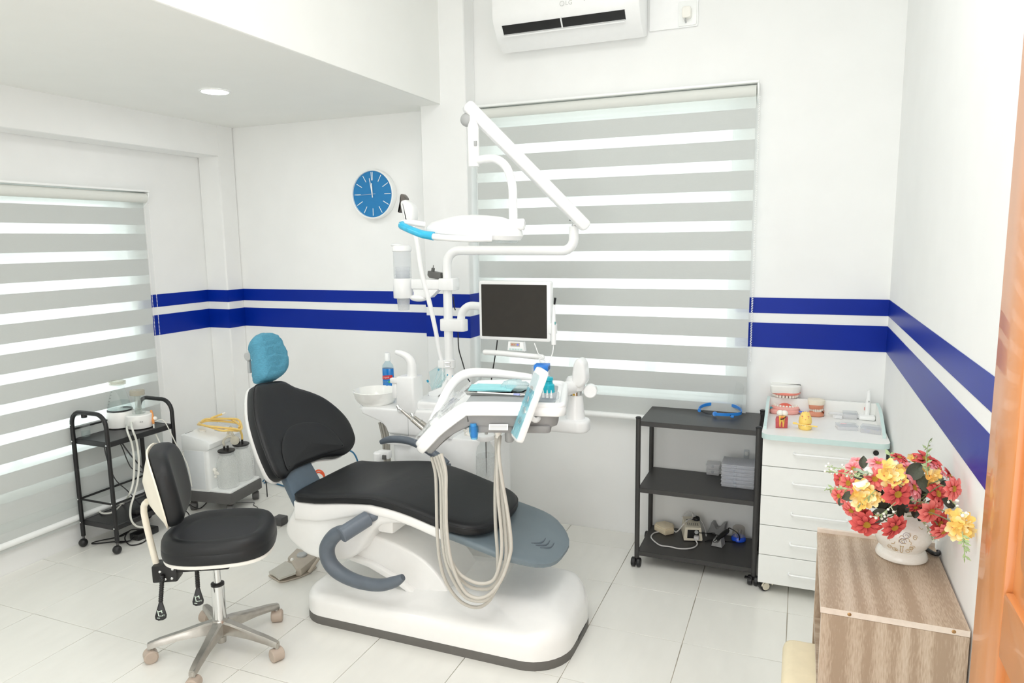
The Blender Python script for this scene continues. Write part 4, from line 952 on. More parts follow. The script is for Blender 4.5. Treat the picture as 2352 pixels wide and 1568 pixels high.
# rim: ring between outer outline and inner well
def ring(mb, outer, inner, lay_o, lay_i, fn):
    rs = [[Vector(fn(u, v, h)) for u, v in (inset(outer, i_) if i_ else outer)] for i_, h in lay_o] + [[Vector(fn(u, v, h)) for u, v in (inset(inner, -i_) if i_ else inner)] for i_, h in lay_i]
    return mb.loft(rs, True, False)
obj('table_body', MB().slab(tod, [(.012, -.04), (.002, -.036), (0, -.028), (0, -.014), (.004, -.004), (.012, .0)], tf, 1), TW, tt)
inner = dens(inset(to, .03), .025)
ring_ = MB()
outr = [Vector(tf(u, v, -.002)) for u, v in inset(tod, .008)]
obj('rim', MB().tube([Vector(tf(u, v, .0)) for u, v in inset(tod, .017)], .013, 10, closed=True), TW, tt)
wellp = dens(rrect(.045, .385, .055, DV-.07, .02, 3), .03)
obj('work_mat', MB().slab(wellp, [(.002, -.002), (0, .001), (.002, .003)], tf, 2), mat('mat_grey', (172, 176, 178), .55, var=.02), tt, 'grey work mat')
und = dens(rrect(.03, .574, .02, DV-.02, .045, 5), .03)
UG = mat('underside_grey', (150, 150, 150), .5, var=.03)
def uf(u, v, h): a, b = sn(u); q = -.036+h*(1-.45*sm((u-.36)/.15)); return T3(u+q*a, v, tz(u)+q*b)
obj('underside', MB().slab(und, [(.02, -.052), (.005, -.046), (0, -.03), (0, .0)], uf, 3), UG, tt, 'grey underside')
obj('under_box', MB().prism(rrect(.06, .19, .01, .25, .02, 3), .936, .965, lambda u, v, h: T3(u, v, h), .006).prism(rrect(.2, .37, .03, .22, .02, 3), .93, .965, lambda u, v, h: T3(u, v, h), .006), UG, tt)
hb = [T3(.575, .30, .89), T3(.56, .40, .94), T3(.52, .455, 1.02), T3(.46, .475, 1.068), T3(.36, .48, 1.075), T3(.2, .475, 1.06), T3(.1, .47, 1.047)]
obj('handle_bar', MB().tube(hb, [.018, .02, .021, .022, .021, .018, .012], 12, sub=5), TW, tt)
# instrument holder on the slope
for k in range(5):
    v = .07+.062*k
    obj('holder_rest', MB().box((-.022, -.024, -.01), (.022, .024, .022), .008, 2, frame(T3(.50, v, tz(.50)+.006), TD*.7+Vector((0, 0, -.7)), 0, TD*.6+Vector((0, 0, .75)))), TW, tt)
film = MB()
N_ = 12
film.add([T3(.42+.16*i/N_, .02+.40*j/N_, tz(.42+.16*i/N_)+.03+.010*noise.noise(Vector((i*.9, j*.9, 3)))+.012*math.sin(j*1.6)) for i in range(N_+1) for j in range(N_+1)], [[i*(N_+1)+j, i*(N_+1)+j+1, (i+1)*(N_+1)+j+1, (i+1)*(N_+1)+j] for i in range(N_) for j in range(N_)])
obj('cover_film', film, clear('wrap_film', (250, 252, 252), .3, .1, 1), tt, 'wrinkled clear cover film')
# arm from the unit
ha = obj('swing_arm', MB().cyl((HX, HY, .955), T3(.24, .42, .955), .034, 20, bev=.006).cyl(T3(.24, .42, .94), T3(.26, .22, .94), .034, 16, bev=.004), TW, tt)
obj('pivot_cone', MB().lathe([(.048, .798), (.046, .80), (.036, .90), (.034, .912)], 28, (HX, HY, 0)).lathe([(.03, .93), (.044, .94), (.046, .96), (.046, .985), (.036, 1.0), (0, 1.005)], 28, (HX, HY, 0)), TW, tt)
obj('pivot_ring', MB().lathe([(.031, .911), (.031, .933)], 24, (HX, HY, 0)), CHROME, tt)
wx = MB().add([(HX-.006, HY-.0325, .915), (HX+.010, HY-.0325, .915), (HX+.002, HY-.0325, .930)], [[0, 1, 2]]); obj('warning_sign', wx, mat('warning_yellow', (226, 178, 50), .5), tt)
obj('arm_cover', MB().prism(spline([(-.036, 0), (-.034, .06), (-.024, .10), (0, .115), (.024, .10), (.034, .06), (.036, 0), (0, -.03)], 4, True), -.05, .03, lambda u, v, h: Vector((HX+.03+u*.9, HY+.0+h, .985+v*.95)), .014, 3), TW, tt)
obj('arm_cap', MB().cyl((HX+.062, HY+.05, .93), (HX+.075, HY-.01, .935), .032, 20, bev=.004), TW, tt)
# things under the table
def npl(p, off, c=c5): return pon(*c(p), TO+TN*off, TN)
q0 = npl((1395, 870), .008); q1 = npl((1570, 925), .008)
lb_ = MB().add([npl(p, .006) for p in ((1392, 868), (1570, 868), (1568, 924), (1388, 922))]+[npl(p, .012) for p in ((1392, 868), (1570, 868), (1568, 924), (1388, 922))], [[0, 1, 2, 3], [7, 6, 5, 4], [0, 4, 5, 1], [1, 5, 6, 2], [2, 6, 7, 3], [3, 7, 4, 0]])
pl_ = obj('rating_plate', lb_, WHITE, tt)
ln = MB()
for k in range(4):
    a, b = npl((1400, 878+11*k), .0055), npl((1558, 879+11*k), .0055); d_ = Vector((0, 0, .0008)); ln.add([a-d_, b-d_, b+d_, a+d_], [[0, 1, 2, 3]])
obj('print', ln, mat('print_grey', (190, 190, 190), .6), pl_)
q = npl((1580, 925), .09); obj('valve_knob', MB().cyl(q+Vector((0, 0, .01)), q+Vector((0, 0, -.045)), .017, 20, bev=.004), MGREY, tt)
q = npl((1365, 925), .09); obj('peg', MB().cyl(q+Vector((0, 0, .01)), q+Vector((0, 0, -.015)), .006, 12), MGREY, tt)
q = npl((1475, 930), .075); HO = q
obj('hose_socket', MB().cyl(q+Vector((0, 0, .01)), q+Vector((0, 0, -.012)), .014, 16).cyl(q+Vector((0, 0, -.01)), q+Vector((0, 0, -.026)), .011, 16), WHITE2, tt)
q = npl((1190, 925), .05); obj('bracket', MB().box(q+Vector((-.01, -.006, -.02)), q+Vector((.02, .01, .015)), .002).cyl(q+Vector((-.006, -.008, .0)), q+Vector((-.006, .008, 0)), .007, 10).cyl(q+Vector((-.006, -.008, -.014)), q+Vector((-.006, .008, -.014)), .006, 10), CHROME, tt)
a, b = npl((1245, 860), .02), npl((1255, 1010), .02)
sy = obj('air_syringe', MB().tube([a, a+(b-a)*.3, a+(b-a)*.85], .012, 14), mat('sleeve_blue', (60, 150, 214), .3, coat=.3), tt, 'blue wrapped syringe')
obj('tip', MB().tube([a+(b-a)*.8, b], [.011, .0105], 14), WHITE, sy)
obj('wrap', MB().lathe([(.013, 0), (.018, .03), (.017, .05)], 12, a+(b-a)*.95, (a-b)), clear('wrap2', (120, 196, 236), .3, .1), sy)
# hoses
hs_ = [((238, 598), (262, 700), (268, 860), (272, 1050), (288, 1220), (325, 1350), (400, 1455), (480, 1498), (545, 1492), (600, 1440), (632, 1340), (634, 1180), (622, 1000), (620, 800), (628, 600), (632, 470)),
       ((256, 596), (290, 720), (296, 860), (300, 1040), (318, 1200), (360, 1320), (430, 1430), (500, 1462), (570, 1455), (628, 1390), (672, 1270), (700, 1130), (680, 940), (655, 740), (640, 580), (636, 470)),
       ((270, 590), (306, 720), (314, 880), (320, 1060), (340, 1220), (395, 1310), (460, 1372), (530, 1392), (600, 1380), (652, 1310), (685, 1200), (680, 1050), (664, 880), (650, 700), (640, 470)),
       ((285, 582), (318, 700), (326, 860), (328, 1030), (345, 1190), (400, 1290), (470, 1340), (540, 1358), (605, 1340), (640, 1270), (660, 1160), (655, 1020), (640, 860), (632, 680), (634, 470)),
       ((296, 578), (324, 690), (325, 840), (330, 1040), (360, 1240), (430, 1395), (510, 1445), (590, 1420), (660, 1330), (706, 1200), (716, 1110), (695, 930), (662, 740), (642, 580), (640, 470))]
for k, h_ in enumerate(hs_):
    off = [.10-.018*k]*len(h_)
    pts = [npl(p, .085-.02*k+.02*math.sin(PI*i/(len(h_)-1))*(-1), c8) for i, p in enumerate(h_)]
    pts[-1] = HO+Vector((.004*(k-2), .0, -.02))
    obj('hose', MB().tube(pts, .0068, 10, sub=5), HOSE, tt)
# handpieces
def handpiece(p0, p1, off, label):
    a, b = npl(p0, off), npl(p1, off-.04); h = thing('handpiece', label, 'handpiece', b)
    d = (b-a)
    obj('body', MB().tube([a+d*.12, a+d*.3, a+d*.5, a+d*.55, a+d], [.0055, .0065, .0075, .009, .0095], 14), ALU, h)
    obj('head', MB().cyl(a+Vector((-.006, 0, .010)), a+Vector((.004, 0, -.006)), .0065, 14, bev=.001).tube([a, a+d*.14], .005, 10), CHROME, h)
    obj('ring', MB().cyl(a+d*.5, a+d*.53, .0098, 14), MGREY, h)
handpiece((548, 712), (800, 930), .26, 'silver contra-angle handpiece resting nearest the spittoon on the table slope')
handpiece((680, 785), (830, 900), .34, 'second silver handpiece tucked behind the first on the table slope')
# touch panel on a tilted plate
B0 = Vector((-.905, 2.30, .935)); T1 = Vector((-.828, 2.352, 1.172)); lx = (T1-B0); wd = Vector((-.50, .83, .22)).normalized()
nx = lx.cross(wd).normalized()
if nx.x > 0: nx = -nx
Lh = lx.length; lu = lx.normalized(); wd = (wd-lu*wd.dot(lu)).normalized()
kp = thing('control_panel', 'white tilted control panel with turquoise film at the right of the instrument table', 'control panel', B0)
pf = lambda u, v, h: B0+lu*u+wd*v+nx*h
obj('plate', MB().prism(rrect(-.012, Lh+.012, 0, .105, .02, 5), -.012, .012, pf, .006), TW, kp)
obj('touch_face', MB().prism(rrect(.012, Lh-.012, .015, .092, .012, 4), .0119, .0135, pf), mat('panel_pale', (206, 222, 224), .25), kp)
fm = MB()
N_ = 9
fm.add([pf(.0+(Lh*.72)*i/N_, .008+.09*j/N_, .015+.004*noise.noise(Vector((i*1.3, j*1.1, 7)))) for i in range(N_+1) for j in range(N_+1)], [[i*(N_+1)+j, i*(N_+1)+j+1, (i+1)*(N_+1)+j+1, (i+1)*(N_+1)+j] for i in range(N_) for j in range(N_)])
obj('film', fm, clear('turquoise_film', (168, 222, 234), .4, .12, 1), kp, 'crumpled turquoise film')
for k in range(4): obj('key', MB().prism(rrect(.05+.04*k, .075+.04*k, .035, .07, .006, 3), .0132, .0148, pf), MGREY, kp)
obj('stalk', MB().tube([pf(.09, .05, -.012), pf(.08, .06, -.05)+Vector((.0, 0, .0)), T3(.09, .16, 1.0)], .010, 10, sub=4), TW, kp)
# ---- things lying on the table
ZTT = 1.044
def tp(p, z=ZTT): return pz(*c5(p), z)
a0, a1, a2 = tp((1160, 600)), tp((1742, 615)), tp((1690, 540))
e1 = (a1-a0); wl_ = e1.length; e1n = e1.normalized(); e2n = Vector((-e1n.y, e1n.x, 0)); dd_ = .145
sf = lambda u, v, h: a0+e1n*u+e2n*v+Vector((0, 0, h))
stt = thing('steel_tray', 'shallow stainless steel tray under the blue paper on the instrument table', 'tray', a0+e1n*wl_/2+e2n*dd_/2)
STEEL = mat('brushed_steel', (196, 196, 194), .28, 1, var=.05)
ro = rrect(0, wl_, 0, dd_, .018, 4)
obj('pan', MB().slab(ro, [(.008, .0), (.004, .002), (.0, .014), (-.002, .0155)], sf, 1, bottom=True) if False else MB().loft([[sf(u, v, h) for u, v in inset(ro, i_)] for i_, h in ((.07, .002), (.012, .002), (.008, .003), (.002, .014), (-.003, .015), (-.004, .013), (.0, .012), (.006, .0), (.07, .0))]), STEEL, stt)
BLP = mat('blue_paper', (160, 222, 228), .7, var=.04)
for k, (rot, du_, dv_) in enumerate(((0, .02, .02), (5, .012, .026), (-4, .026, .022))):
    c_ = sf(.10, .075, .016+.0022*k); a_ = math.atan2(e1n.y, e1n.x)+math.radians(rot)
    M_ = Matrix.Translation(c_) @ Matrix.Rotation(a_, 4, 'Z')
    single('bib_sheet', MB().box((-.085+du_-.02, -.062+dv_-.02, 0), (.085+du_-.02, .052+dv_-.02, .0016), 0, 1, M_), BLP, ['bottom pale blue paper bib folded in the steel tray', 'middle pale blue paper bib, its corner turned left', 'top pale blue paper bib under the white swab'][k], 'bib', c_, 'pale blue bibs in the steel tray')
q = [tp((1285, 570), ZTT+.026), tp((1650, 590), ZTT+.024)]
sw = thing('swab_stick', 'thin white swab with lilac end lying on the blue paper', 'swab', q[0])
obj('stick', MB().cyl(q[0], q[1], .0028, 8), WHITE, sw); d = (q[1]-q[0]).normalized(); obj('tip', MB().cyl(q[1]-d*.012, q[1]+d*.012, .0042, 10), mat('lilac', (168, 176, 226), .4), sw)
q = [tp((1650, 598), ZTT+.010), tp((1705, 592), ZTT+.010)]
single('probe', MB().cyl(q[0], q[1]+Vector((.01, .0, 0)), .0022, 8), WHITE, 'short pale instrument end lying on the dark part of the steel tray', 'instrument')
q = tp((1640, 510), ZTT+.028)
fmm = MB().ball(q, .045, 16, 10, (1.25, .9, .55))
for v in fmm.v:
    n_ = noise.noise(v*45)*.016; v += (v-q).normalized()*n_
single('film_wad', fmm, clear('aqua_film', (232, 248, 250), .38, .1), 'crumpled pale aqua film at the back corner of the steel tray', 'film')
# cotton dispenser: clear box with blue lid
q = tp((1795, 520)); q = T3(.20, .40, ZTT)
q = tp((1830, 560)); 
bx_ = thing('cotton_dispenser', 'tall clear box with blue lid standing on the instrument table', 'dispenser', q)
a_ = math.radians(10); BM_ = Matrix.Translation(q+Vector((.0, .06, 0))) @ Matrix.Rotation(a_, 4, 'Z')
obj('case', MB().box((-.034, -.03, 0), (.034, .03, .098), .004, 2, BM_), clear('case_clear', (238, 242, 246), .25, .05), bx_)
obj('lid', MB().box((-.024, -.034, .076), (.034, .031, .101), .002, 2, BM_), mat('lid_blue', (36, 124, 216), .35), bx_, 'blue lid')
for k in range(4): obj('cotton_roll', MB().cyl(BM_ @ Vector((-.022, -.022, .012+.018*k)), BM_ @ Vector((-.022, .022, .012+.018*k)), .0085, 10).cyl(BM_ @ Vector((.0, -.022, .012+.018*k)), BM_ @ Vector((.0, .022, .012+.018*k)), .0085, 10).cyl(BM_ @ Vector((.021, -.022, .012+.018*k)), BM_ @ Vector((.021, .022, .012+.018*k)), .0095, 10), WHITE, bx_)
q = tp((1930, 610), 1.06)
bs = thing('tip_stand', 'clear stand with turquoise cap and white cone tips behind the control panel', 'stand', q)
obj('block', MB().box(q+Vector((-.035, -.03, -.016)), q+Vector((.035, .05, .012)), .005), CLEARP, bs)
for i in range(4): obj('cone_tip', MB().cyl(q+Vector((-.024+.016*i, -.018, .0)), q+Vector((-.024+.016*i, -.018, .03)), .0055, 8, .001), WHITE, bs)
TQ = mat('turquoise_plastic', (22, 176, 196), .3)
obj('cup', MB().lathe([(.026, .012), (.024, .04), (.018, .045), (.017, .055), (.020, .058), (.019, .068), (0, .072)], 20, q+Vector((-.005, .03, 0))), TQ, bs, 'turquoise screw cap')
# ================================================================ operating light
ol = thing('operating_light', 'white oval operating light on a slanted spring arm above the chair', 'light', (-1.29, 2.75, 1.65))
LW = mat('lamp_white', (248, 249, 249), .28, var=.01, coat=.3)
lc = Vector((-1.285, 2.75, 1.70))
def el(rx, ry, dz, n=40, dx=0):
    return [lc+Vector((dx+rx*math.cos(2*PI*j/n), ry*math.sin(2*PI*j/n), dz-.05*(dx+rx*math.cos(2*PI*j/n)))) for j in range(n)]
obj('lamp_head', MB().loft([el(.02, .02, -.048), el(.175, .13, -.048), el(.205, .155, -.042), el(.214, .165, -.025), el(.21, .162, -.005), el(.19, .145, .018), el(.15, .11, .036, dx=.02), el(.10, .07, .05, dx=.03), el(.03, .02, .056, dx=.03)]), LW, ol)
obj('front_rim', MB().loft([el(.17, .126, -.0545), el(.176, .132, -.056), el(.19, .143, -.054), el(.192, .145, -.046), el(.17, .126, -.046)], caps=False), clear('lens_rim', (244, 248, 248), .3, .05), ol)
obj('lens', MB().loft([el(.02, .02, -.053), el(.168, .125, -.053), el(.172, .128, -.047), el(.02, .02, -.047)]), clear('lamp_lens', (240, 246, 246), .35, .05), ol)
hpts = [lc+Vector((-.20, -.06, .018)), lc+Vector((-.265, -.11, .028)), lc+Vector((-.255, -.15, .012)), lc+Vector((-.16, -.175, -.02)), lc+Vector((-.07, -.18, -.036)), lc+Vector((.04, -.17, -.044)), lc+Vector((.14, -.13, -.045))]
hnd = obj('handle', MB().tube(hpts, .0125, 12, sub=6), LW, ol)
obj('film_sleeve', MB().tube([hpts[1]*.3+hpts[2]*.7, hpts[2], hpts[3], hpts[4]*.7+hpts[3]*.3], [.0165, .016, .0165, .018], 12, sub=5), mat('cyan_film', (48, 182, 224), .2, var=.12, scale=40, coat=.5), ol, 'cyan film wrapped on the handle')
obj('hinge', MB().cyl(lc+Vector((.15, .0, .01)), lc+Vector((.225, .015, .012)), .024, 20, bev=.005), LW, ol)
jt = [(-1.372, 2.95, 2.0), (-1.30, 2.945, 2.005), (-1.245, 2.93, 1.995), (-1.195, 2.91, 1.955), (-1.16, 2.88, 1.88), (-1.142, 2.84, 1.80), (-1.125, 2.80, 1.73), (-1.118, 2.775, 1.705)]
obj('yoke_tube', MB().tube(jt, .0185, 16, sub=4), LW, ol)
obj('yoke_socket', MB().lathe([(.0245, 1.975), (.026, 1.98), (.026, 2.14), (.024, 2.15), (.015, 2.175), (.0145, 2.22), (0, 2.225)], 24, (-1.372, 2.95, 0)).lathe([(.0262, 2.085), (.0262, 2.088)], 24, (-1.372, 2.95, 0)), LW, ol)
obj('type_label', MB().box((-1.358, 2.924, 2.062), (-1.346, 2.932, 2.082)), MGREY, ol)
A1_ = Vector((-.958, 3.28, 1.715)); A2_ = Vector((-1.392, 2.955, 2.232)); ad_ = (A2_-A1_)
FA = frame(A1_, ad_, 0, Vector((.45, -.6, .55)).normalized()) if False else None
xa = ad_.normalized(); za = Vector((.6, -.8, 0)); za = (za-xa*za.dot(xa)).normalized(); MA = frame(A1_, xa, 0, za)
obj('spring_arm', MB().prism(rrect(-.02, ad_.length+.02, -.028, .028, .02, 4), -.024, .024, lambda u, v, h: MA @ Vector((u, v, h)), .010, 3), LW, ol)
obj('arm_end_cap', MB().ball(A2_+Vector((-.012, .0, -.052)), .03, 16, 10, (1, .8, 1)), MGREY, ol)
obj('pin', MB().cyl((-1.015, PY_, 1.70), (-1.002, 3.29, 1.765), .0115, 14), CHROME, ol)
obj('pin_shroud', MB().box((-1.03, 3.275, 1.735), (-1.018, 3.30, 1.765), .003), BLK, ol)
# ================================================================ whitening lamp on gooseneck
wlp = thing('whitening_lamp', 'white gooseneck lamp head with grey guard left of the operating light', 'lamp', (-1.735, 3.3, 1.0))
gp = [(-1.735, 3.29, .998), (-1.752, 3.285, 1.08), (-1.765, 3.28, 1.18), (-1.79, 3.275, 1.31), (-1.815, 3.27, 1.42), (-1.838, 3.27, 1.52), (-1.848, 3.27, 1.60), (-1.862, 3.27, 1.68), (-1.88, 3.27, 1.74)]
obj('gooseneck', MB().tube(gp, [.011, .011, .0115, .0125, .0135, .0135, .013, .0125, .012], 14, sub=5).tube([(-1.735, 3.29, .998), (-1.736, 3.29, .9), (-1.738, 3.3, .83)], .006, 8), LW, wlp)
hd_ = spline([(-1.903, 1.72), (-1.925, 1.79), (-1.933, 1.845), (-1.915, 1.862), (-1.885, 1.853), (-1.862, 1.83), (-1.852, 1.795), (-1.858, 1.755), (-1.875, 1.722)], 4, True)
obj('lamp_head', MB().prism(hd_, 3.235, 3.305, XZ, .022, 4), LW, wlp)
obj('lens_guard', MB().prism(spline([(-1.937, 1.87), (-1.93, 1.89), (-1.918, 1.885), (-1.905, 1.862), (-1.93, 1.835), (-1.942, 1.80), (-1.946, 1.80), (-1.938, 1.84)], 3, True), 3.245, 3.295, XZ, .006), mat('guard_grey', (104, 98, 94), .4), wlp)
# ================================================================ monitor
mn = thing('monitor', 'flat monitor with black screen and white bezel beside the pole', 'monitor', (-1.24, 3.1, 1.05))
MY = 3.09
obj('bezel', MB().prism(rrect(-1.426, -1.062, 1.176, 1.459, .012, 3), MY, MY+.045, XZ, .008), LW, mn)
obj('screen', MB().prism(rrect(-1.411, -1.08, 1.193, 1.442, .002, 1), MY-.001, MY+.01, XZ), mat('screen_black', (42, 38, 33), .16, var=.05), mn)
obj('arm', MB().tube([(-1.625, 3.30, 1.19), (-1.625, 3.30, 1.25), (-1.615, 3.30, 1.285), (-1.585, 3.30, 1.312), (-1.54, 3.29, 1.318), (-1.40, 3.20, 1.318), (-1.25, 3.13, 1.318)], .0205, 14, sub=4), LW, mn)
obj('arm_clamp', MB().prism(rrect(PX_-.04, -1.595, PY_-.032, PY_+.032, .02, 4), 1.183, 1.245, XY, .005), LW, mn)
obj('control_pod', MB().prism([(-1.275, 1.172), (-1.198, 1.172), (-1.192, 1.128), (-1.28, 1.128)], MY-.006, MY+.03, XZ, .006), LW, mn)
dp = obj('display', MB().box((-1.262, MY-.0075, 1.150), (-1.214, MY-.004, 1.168), .001, 1), mat('display_beige', (196, 184, 168), .4), mn)
obj('digits', MB().text('88 8', .011, frame((-1.247, MY-.008, 1.159), (1, 0, 0), 0, (0, -1, 0))), mat('digit_red', (226, 120, 96), .4), dp)
obj('indicator', MB().cyl((-1.224, MY-.0095, 1.16), (-1.224, MY-.007, 1.16), .005, 12), mat('indicator_violet', (140, 140, 236), .4), dp)
for k in range(5): obj('key', MB().box((-1.268+.014*k, MY-.0075, 1.133), (-1.258+.014*k, MY-.004, 1.140)), mat('key_mint', (196, 220, 216), .4), dp)
obj('handle', MB().tube([(-1.388, MY-.02, 1.118), (-1.30, MY-.022, 1.117), (-1.19, MY-.022, 1.112), (-1.098, MY-.02, 1.108)], .013, 14, sub=3).ball((-1.388, MY-.02, 1.118), .013, 12, 8).ball((-1.098, MY-.02, 1.108), .013, 12, 8), LW, mn)
ic_ = thing('intraoral_camera', 'white intraoral camera wand hanging at the right of the monitor', 'camera', (-1.045, MY, 1.17))
obj('wand', MB().tube([(-1.044, MY-.01, 1.168), (-1.044, MY-.01, 1.25), (-1.043, MY-.01, 1.30), (-1.041, MY-.01, 1.345), (-1.036, MY-.01, 1.375)], [.011, .0115, .0085, .005, .0035], 14, sub=4), LW, ic_)
obj('tip', MB().tube([(-1.039, MY-.012, 1.355), (-1.034, MY-.016, 1.385)], [.0045, .006], 10), BLK, ic_)
obj('button', MB().box((-1.036, MY-.022, 1.262), (-1.031, MY-.018, 1.276), .002, 1), mat('button_teal', (70, 160, 160), .4), ic_)
obj('holder', MB().box((-1.075, MY-.005, 1.215), (-1.035, MY+.02, 1.265), .006), LW, ic_)
co = [(-1.046, MY-.008, 1.17), (-1.055, MY-.01, 1.13), (-1.075, MY-.02, 1.09)]
hel = []
s0, s1 = py(*c5((1880, 255)), 3.0), py(*c5((1945, 480)), 2.93)
for i in range(181):
    t_ = i/180; c_ = s0+(s1-s0)*t_; a_ = t_*2*PI*14; hel.append(c_+Vector((.013*math.cos(a_), .013*math.sin(a_), 0)))
obj('coiled_cord', MB().tube([py(*c5((1815, 115)), MY), py(*c5((1850, 210)), 3.05)]+hel, .0024, 6), LW, ic_)
obj('straight_cord', MB().tube([(-1.046, MY-.008, 1.17), py(*c5((1985, 200)), 3.06), py(*c5((1955, 280)), 3.02), py(*c5((1935, 330)), 2.97), s0+(s1-s0)*.6], .0024, 6, sub=4), LW, ic_)
for k, (pp, lab_) in enumerate(((((757, 930), (765, 1000), (772, 1022)), 'short black lead emerging beside the pole above the monitor arm'), (((790, 1170), (795, 1280), (820, 1370), (846, 1460), (870, 1500)), 'thin black lead curling down right of the pole'), (((1052, 1222), (1046, 1275), (1032, 1360), (1015, 1465), (1012, 1500)), 'thin black lead hanging below the monitor'))):
    obj('power_lead', MB().tube([py(*c6(p), 3.32 if k < 2 else 3.12) for p in pp], .0032, 6, sub=5), BLK, mn, 'black lead')
# ================================================================ black shelf trolley
cs = crop(1430, 860, 2060, 1390, 1864); cl = crop(1440, 1080, 1760, 1340, 1930); cm = crop(1720, 860, 2060, 1100, 2221)
SX0, SX1, SY0, SY1 = -.713, -.150, 3.40, 3.745
st_ = thing('shelf_trolley', 'charcoal three-shelf metal trolley on casters under the window', 'shelf', ((SX0+SX1)/2, (SY0+SY1)/2, 0))
for x in (SX0, SX1):
    for y in (SY0, SY1):
        ps_ = obj('post', MB().cyl((x, y, .045), (x, y, .77), .0125, 16), CHAR, st_)
        obj('post_cap', MB().lathe([(.0125, .768), (.0145, .770), (.0145, .775), (.010, .778), (0, .779)], 16, (x, y, 0)), BLK, ps_)
        w = obj('caster', MB().cyl((x-.026, y-.006, .0235), (x-.004, y-.006, .0235), .0235, 18, bev=.004).cyl((x+.002, y-.006, .0235), (x+.022, y-.006, .0235), .0235, 18, bev=.004).cyl((x, y, .025), (x, y, .05), .009, 10), BLK, st_)
        if x > -.3 and y < 3.5: obj('brake', MB().box((x-.04, y-.03, .036), (x-.01, y-.005, .042), .002, 1), BLK, w)
SHM = mat('charcoal_shelf_sheet', (54, 53, 52), .42, var=.05, scale=40, bump=.05)
for z in (.757, .415, .082):
    mb = MB().box((SX0+.006, SY0-.004, z-.004), (SX1-.006, SY1+.004, z), .001, 1)
    mb.box((SX0+.010, SY0-.0045, z-.024), (SX1-.010, SY0-.001, z), .001, 1).box((SX0+.010, SY1+.001, z-.024), (SX1-.010, SY1+.0045, z), .001, 1)
    mb.box((SX0+.004, SY0+.01, z-.024), (SX0+.007, SY1-.01, z), .001, 1).box((SX1-.007, SY0+.01, z-.024), (SX1-.004, SY1-.01, z), .001, 1)
    obj('shelf', mb, SHM, st_)
# face shield on the top
HC = Vector((-.352, 3.665, .757))
vs_ = thing('face_shield', 'blue face shield headband with clear visor lying on the trolley top', 'face shield', HC)
SBL = mat('shield_blue', (44, 134, 220), .32, var=.04)
pts = [HC+Vector((.104*math.cos(t_), -.002+.075*math.sin(t_), .010+.02*math.sin(t_)*(math.sin(t_) > 0)+.0)) for t_ in [math.radians(a_) for a_ in range(-100, 206, 18)]]
band = MB(); sp = spline(pts, 5)
band.loft([[p+Vector((0, 0, 0)), p+Vector((0, 0, .015)), p+((p-Vector(vs_.location)).normalized())*.003+Vector((0, 0, .015)), p+((p-Vector(vs_.location)).normalized())*.003] for p in sp])
obj('headband', band, SBL, vs_)
k0, k1 = HC+Vector((-.018, -.058, .014)), HC+Vector((-.100, -.012, .016))
obj('knob', MB().cyl(k0, k0+Vector((0, -.008, .002)), .012, 14).cyl(k1+Vector((0, 0, 0)), k1+Vector((0, -.007, 0)), .009, 12), SBL, vs_)
obj('elastic_strap', MB().tube([k1, k1+(k0-k1)*.5+Vector((0, -.01, -.006)), k0], .0018, 6, sub=4).tube([k0, k0+Vector((.05, .0, .004)), k0+Vector((.075, -.01, .002)), k0+Vector((.085, -.03, -.002))], .0018, 6, sub=4), BLK, vs_)
obj('strap_clip', MB().box(k0+Vector((.078, -.045, -.003)), k0+Vector((.094, -.028, .006)), .002, 1), SBL, vs_)
vis = [p for p in sp[int(len(sp)*.12):int(len(sp)*.62)]]
obj('visor', MB().add([p+Vector((0, 0, .02)) for p in vis]+[p+((p-Vector(vs_.location)).normalized())*.01+Vector((0, 0, .135)) for p in vis], [[i, i+1, i+1+len(vis), i+len(vis)] for i in range(len(vis)-1)]), clear('visor_clear', (248, 250, 250), .05, .03), vs_)
# boxes on the middle shelf
BOXC = clear('box_clear', (252, 252, 253), .58, .12)
q = pz(*cs((612, 683)), .415)
for k in range(2):
    z = .4155+.030*k
    b = thing('storage_box', ['small clear lidded box at the bottom of the pair on the middle shelf', 'small clear lidded box on top of the pair on the middle shelf'][k], 'box', (q.x, q.y+.02, z), group='small clear boxes on the middle shelf')
    obj('tub', MB().box((q.x-.032, q.y-.005, z), (q.x+.032, q.y+.055, z+.020), .004), BOXC, b); obj('lid', MB().box((q.x-.035, q.y-.008, z+.0205), (q.x+.035, q.y+.058, z+.029), .003), BOXC, b)
    obj('clasp', MB().box((q.x-.006, q.y-.012, z+.012), (q.x+.006, q.y-.006, z+.027), .002, 1), CLEARP, b)
qa, qb = pz(*cs((662, 762)), .415), pz(*cs((900, 780)), .415)
BOXC2 = clear('organiser_clear', (250, 251, 254), .62, .15)
nm = ['bottom', 'second', 'third', 'fourth', 'fifth', 'topmost']
for k in range(6):
    z = .4155+.0195*k
    b = thing('organiser_box', 'flat clear compartment box, %s of the stack on the middle shelf' % (nm[k] if k in (0, 5) else nm[k]+' from below'), 'box', (-.248, qa.y+.07, z), group='flat clear boxes stacked on the middle shelf')
    x0, x1, y0 = -.328, -.168, qa.y+.004
    obj('tub', MB().box((x0+.003, y0+.003, z), (x1-.003, y0+.135, z+.0125), .003), BOXC2, b)
    obj('lid', MB().box((x0, y0, z+.013), (x1, y0+.138, z+.019), .002), BOXC2, b)
    obj('contents', MB().box((x0+.02, y0+.02, z+.003), (x1-.05+.01*(k % 3), y0+.05, z+.008)).box((x1-.05, y0+.06, z+.003), (x1-.02, y0+.1, z+.008)), mat('pale_blue_contents', (176, 188, 214), .5), b)
    obj('clasp', MB().box((x0+.06, y0-.004, z+.004), (x0+.075, y0+.002, z+.017), .001, 1), CLEARP, b)
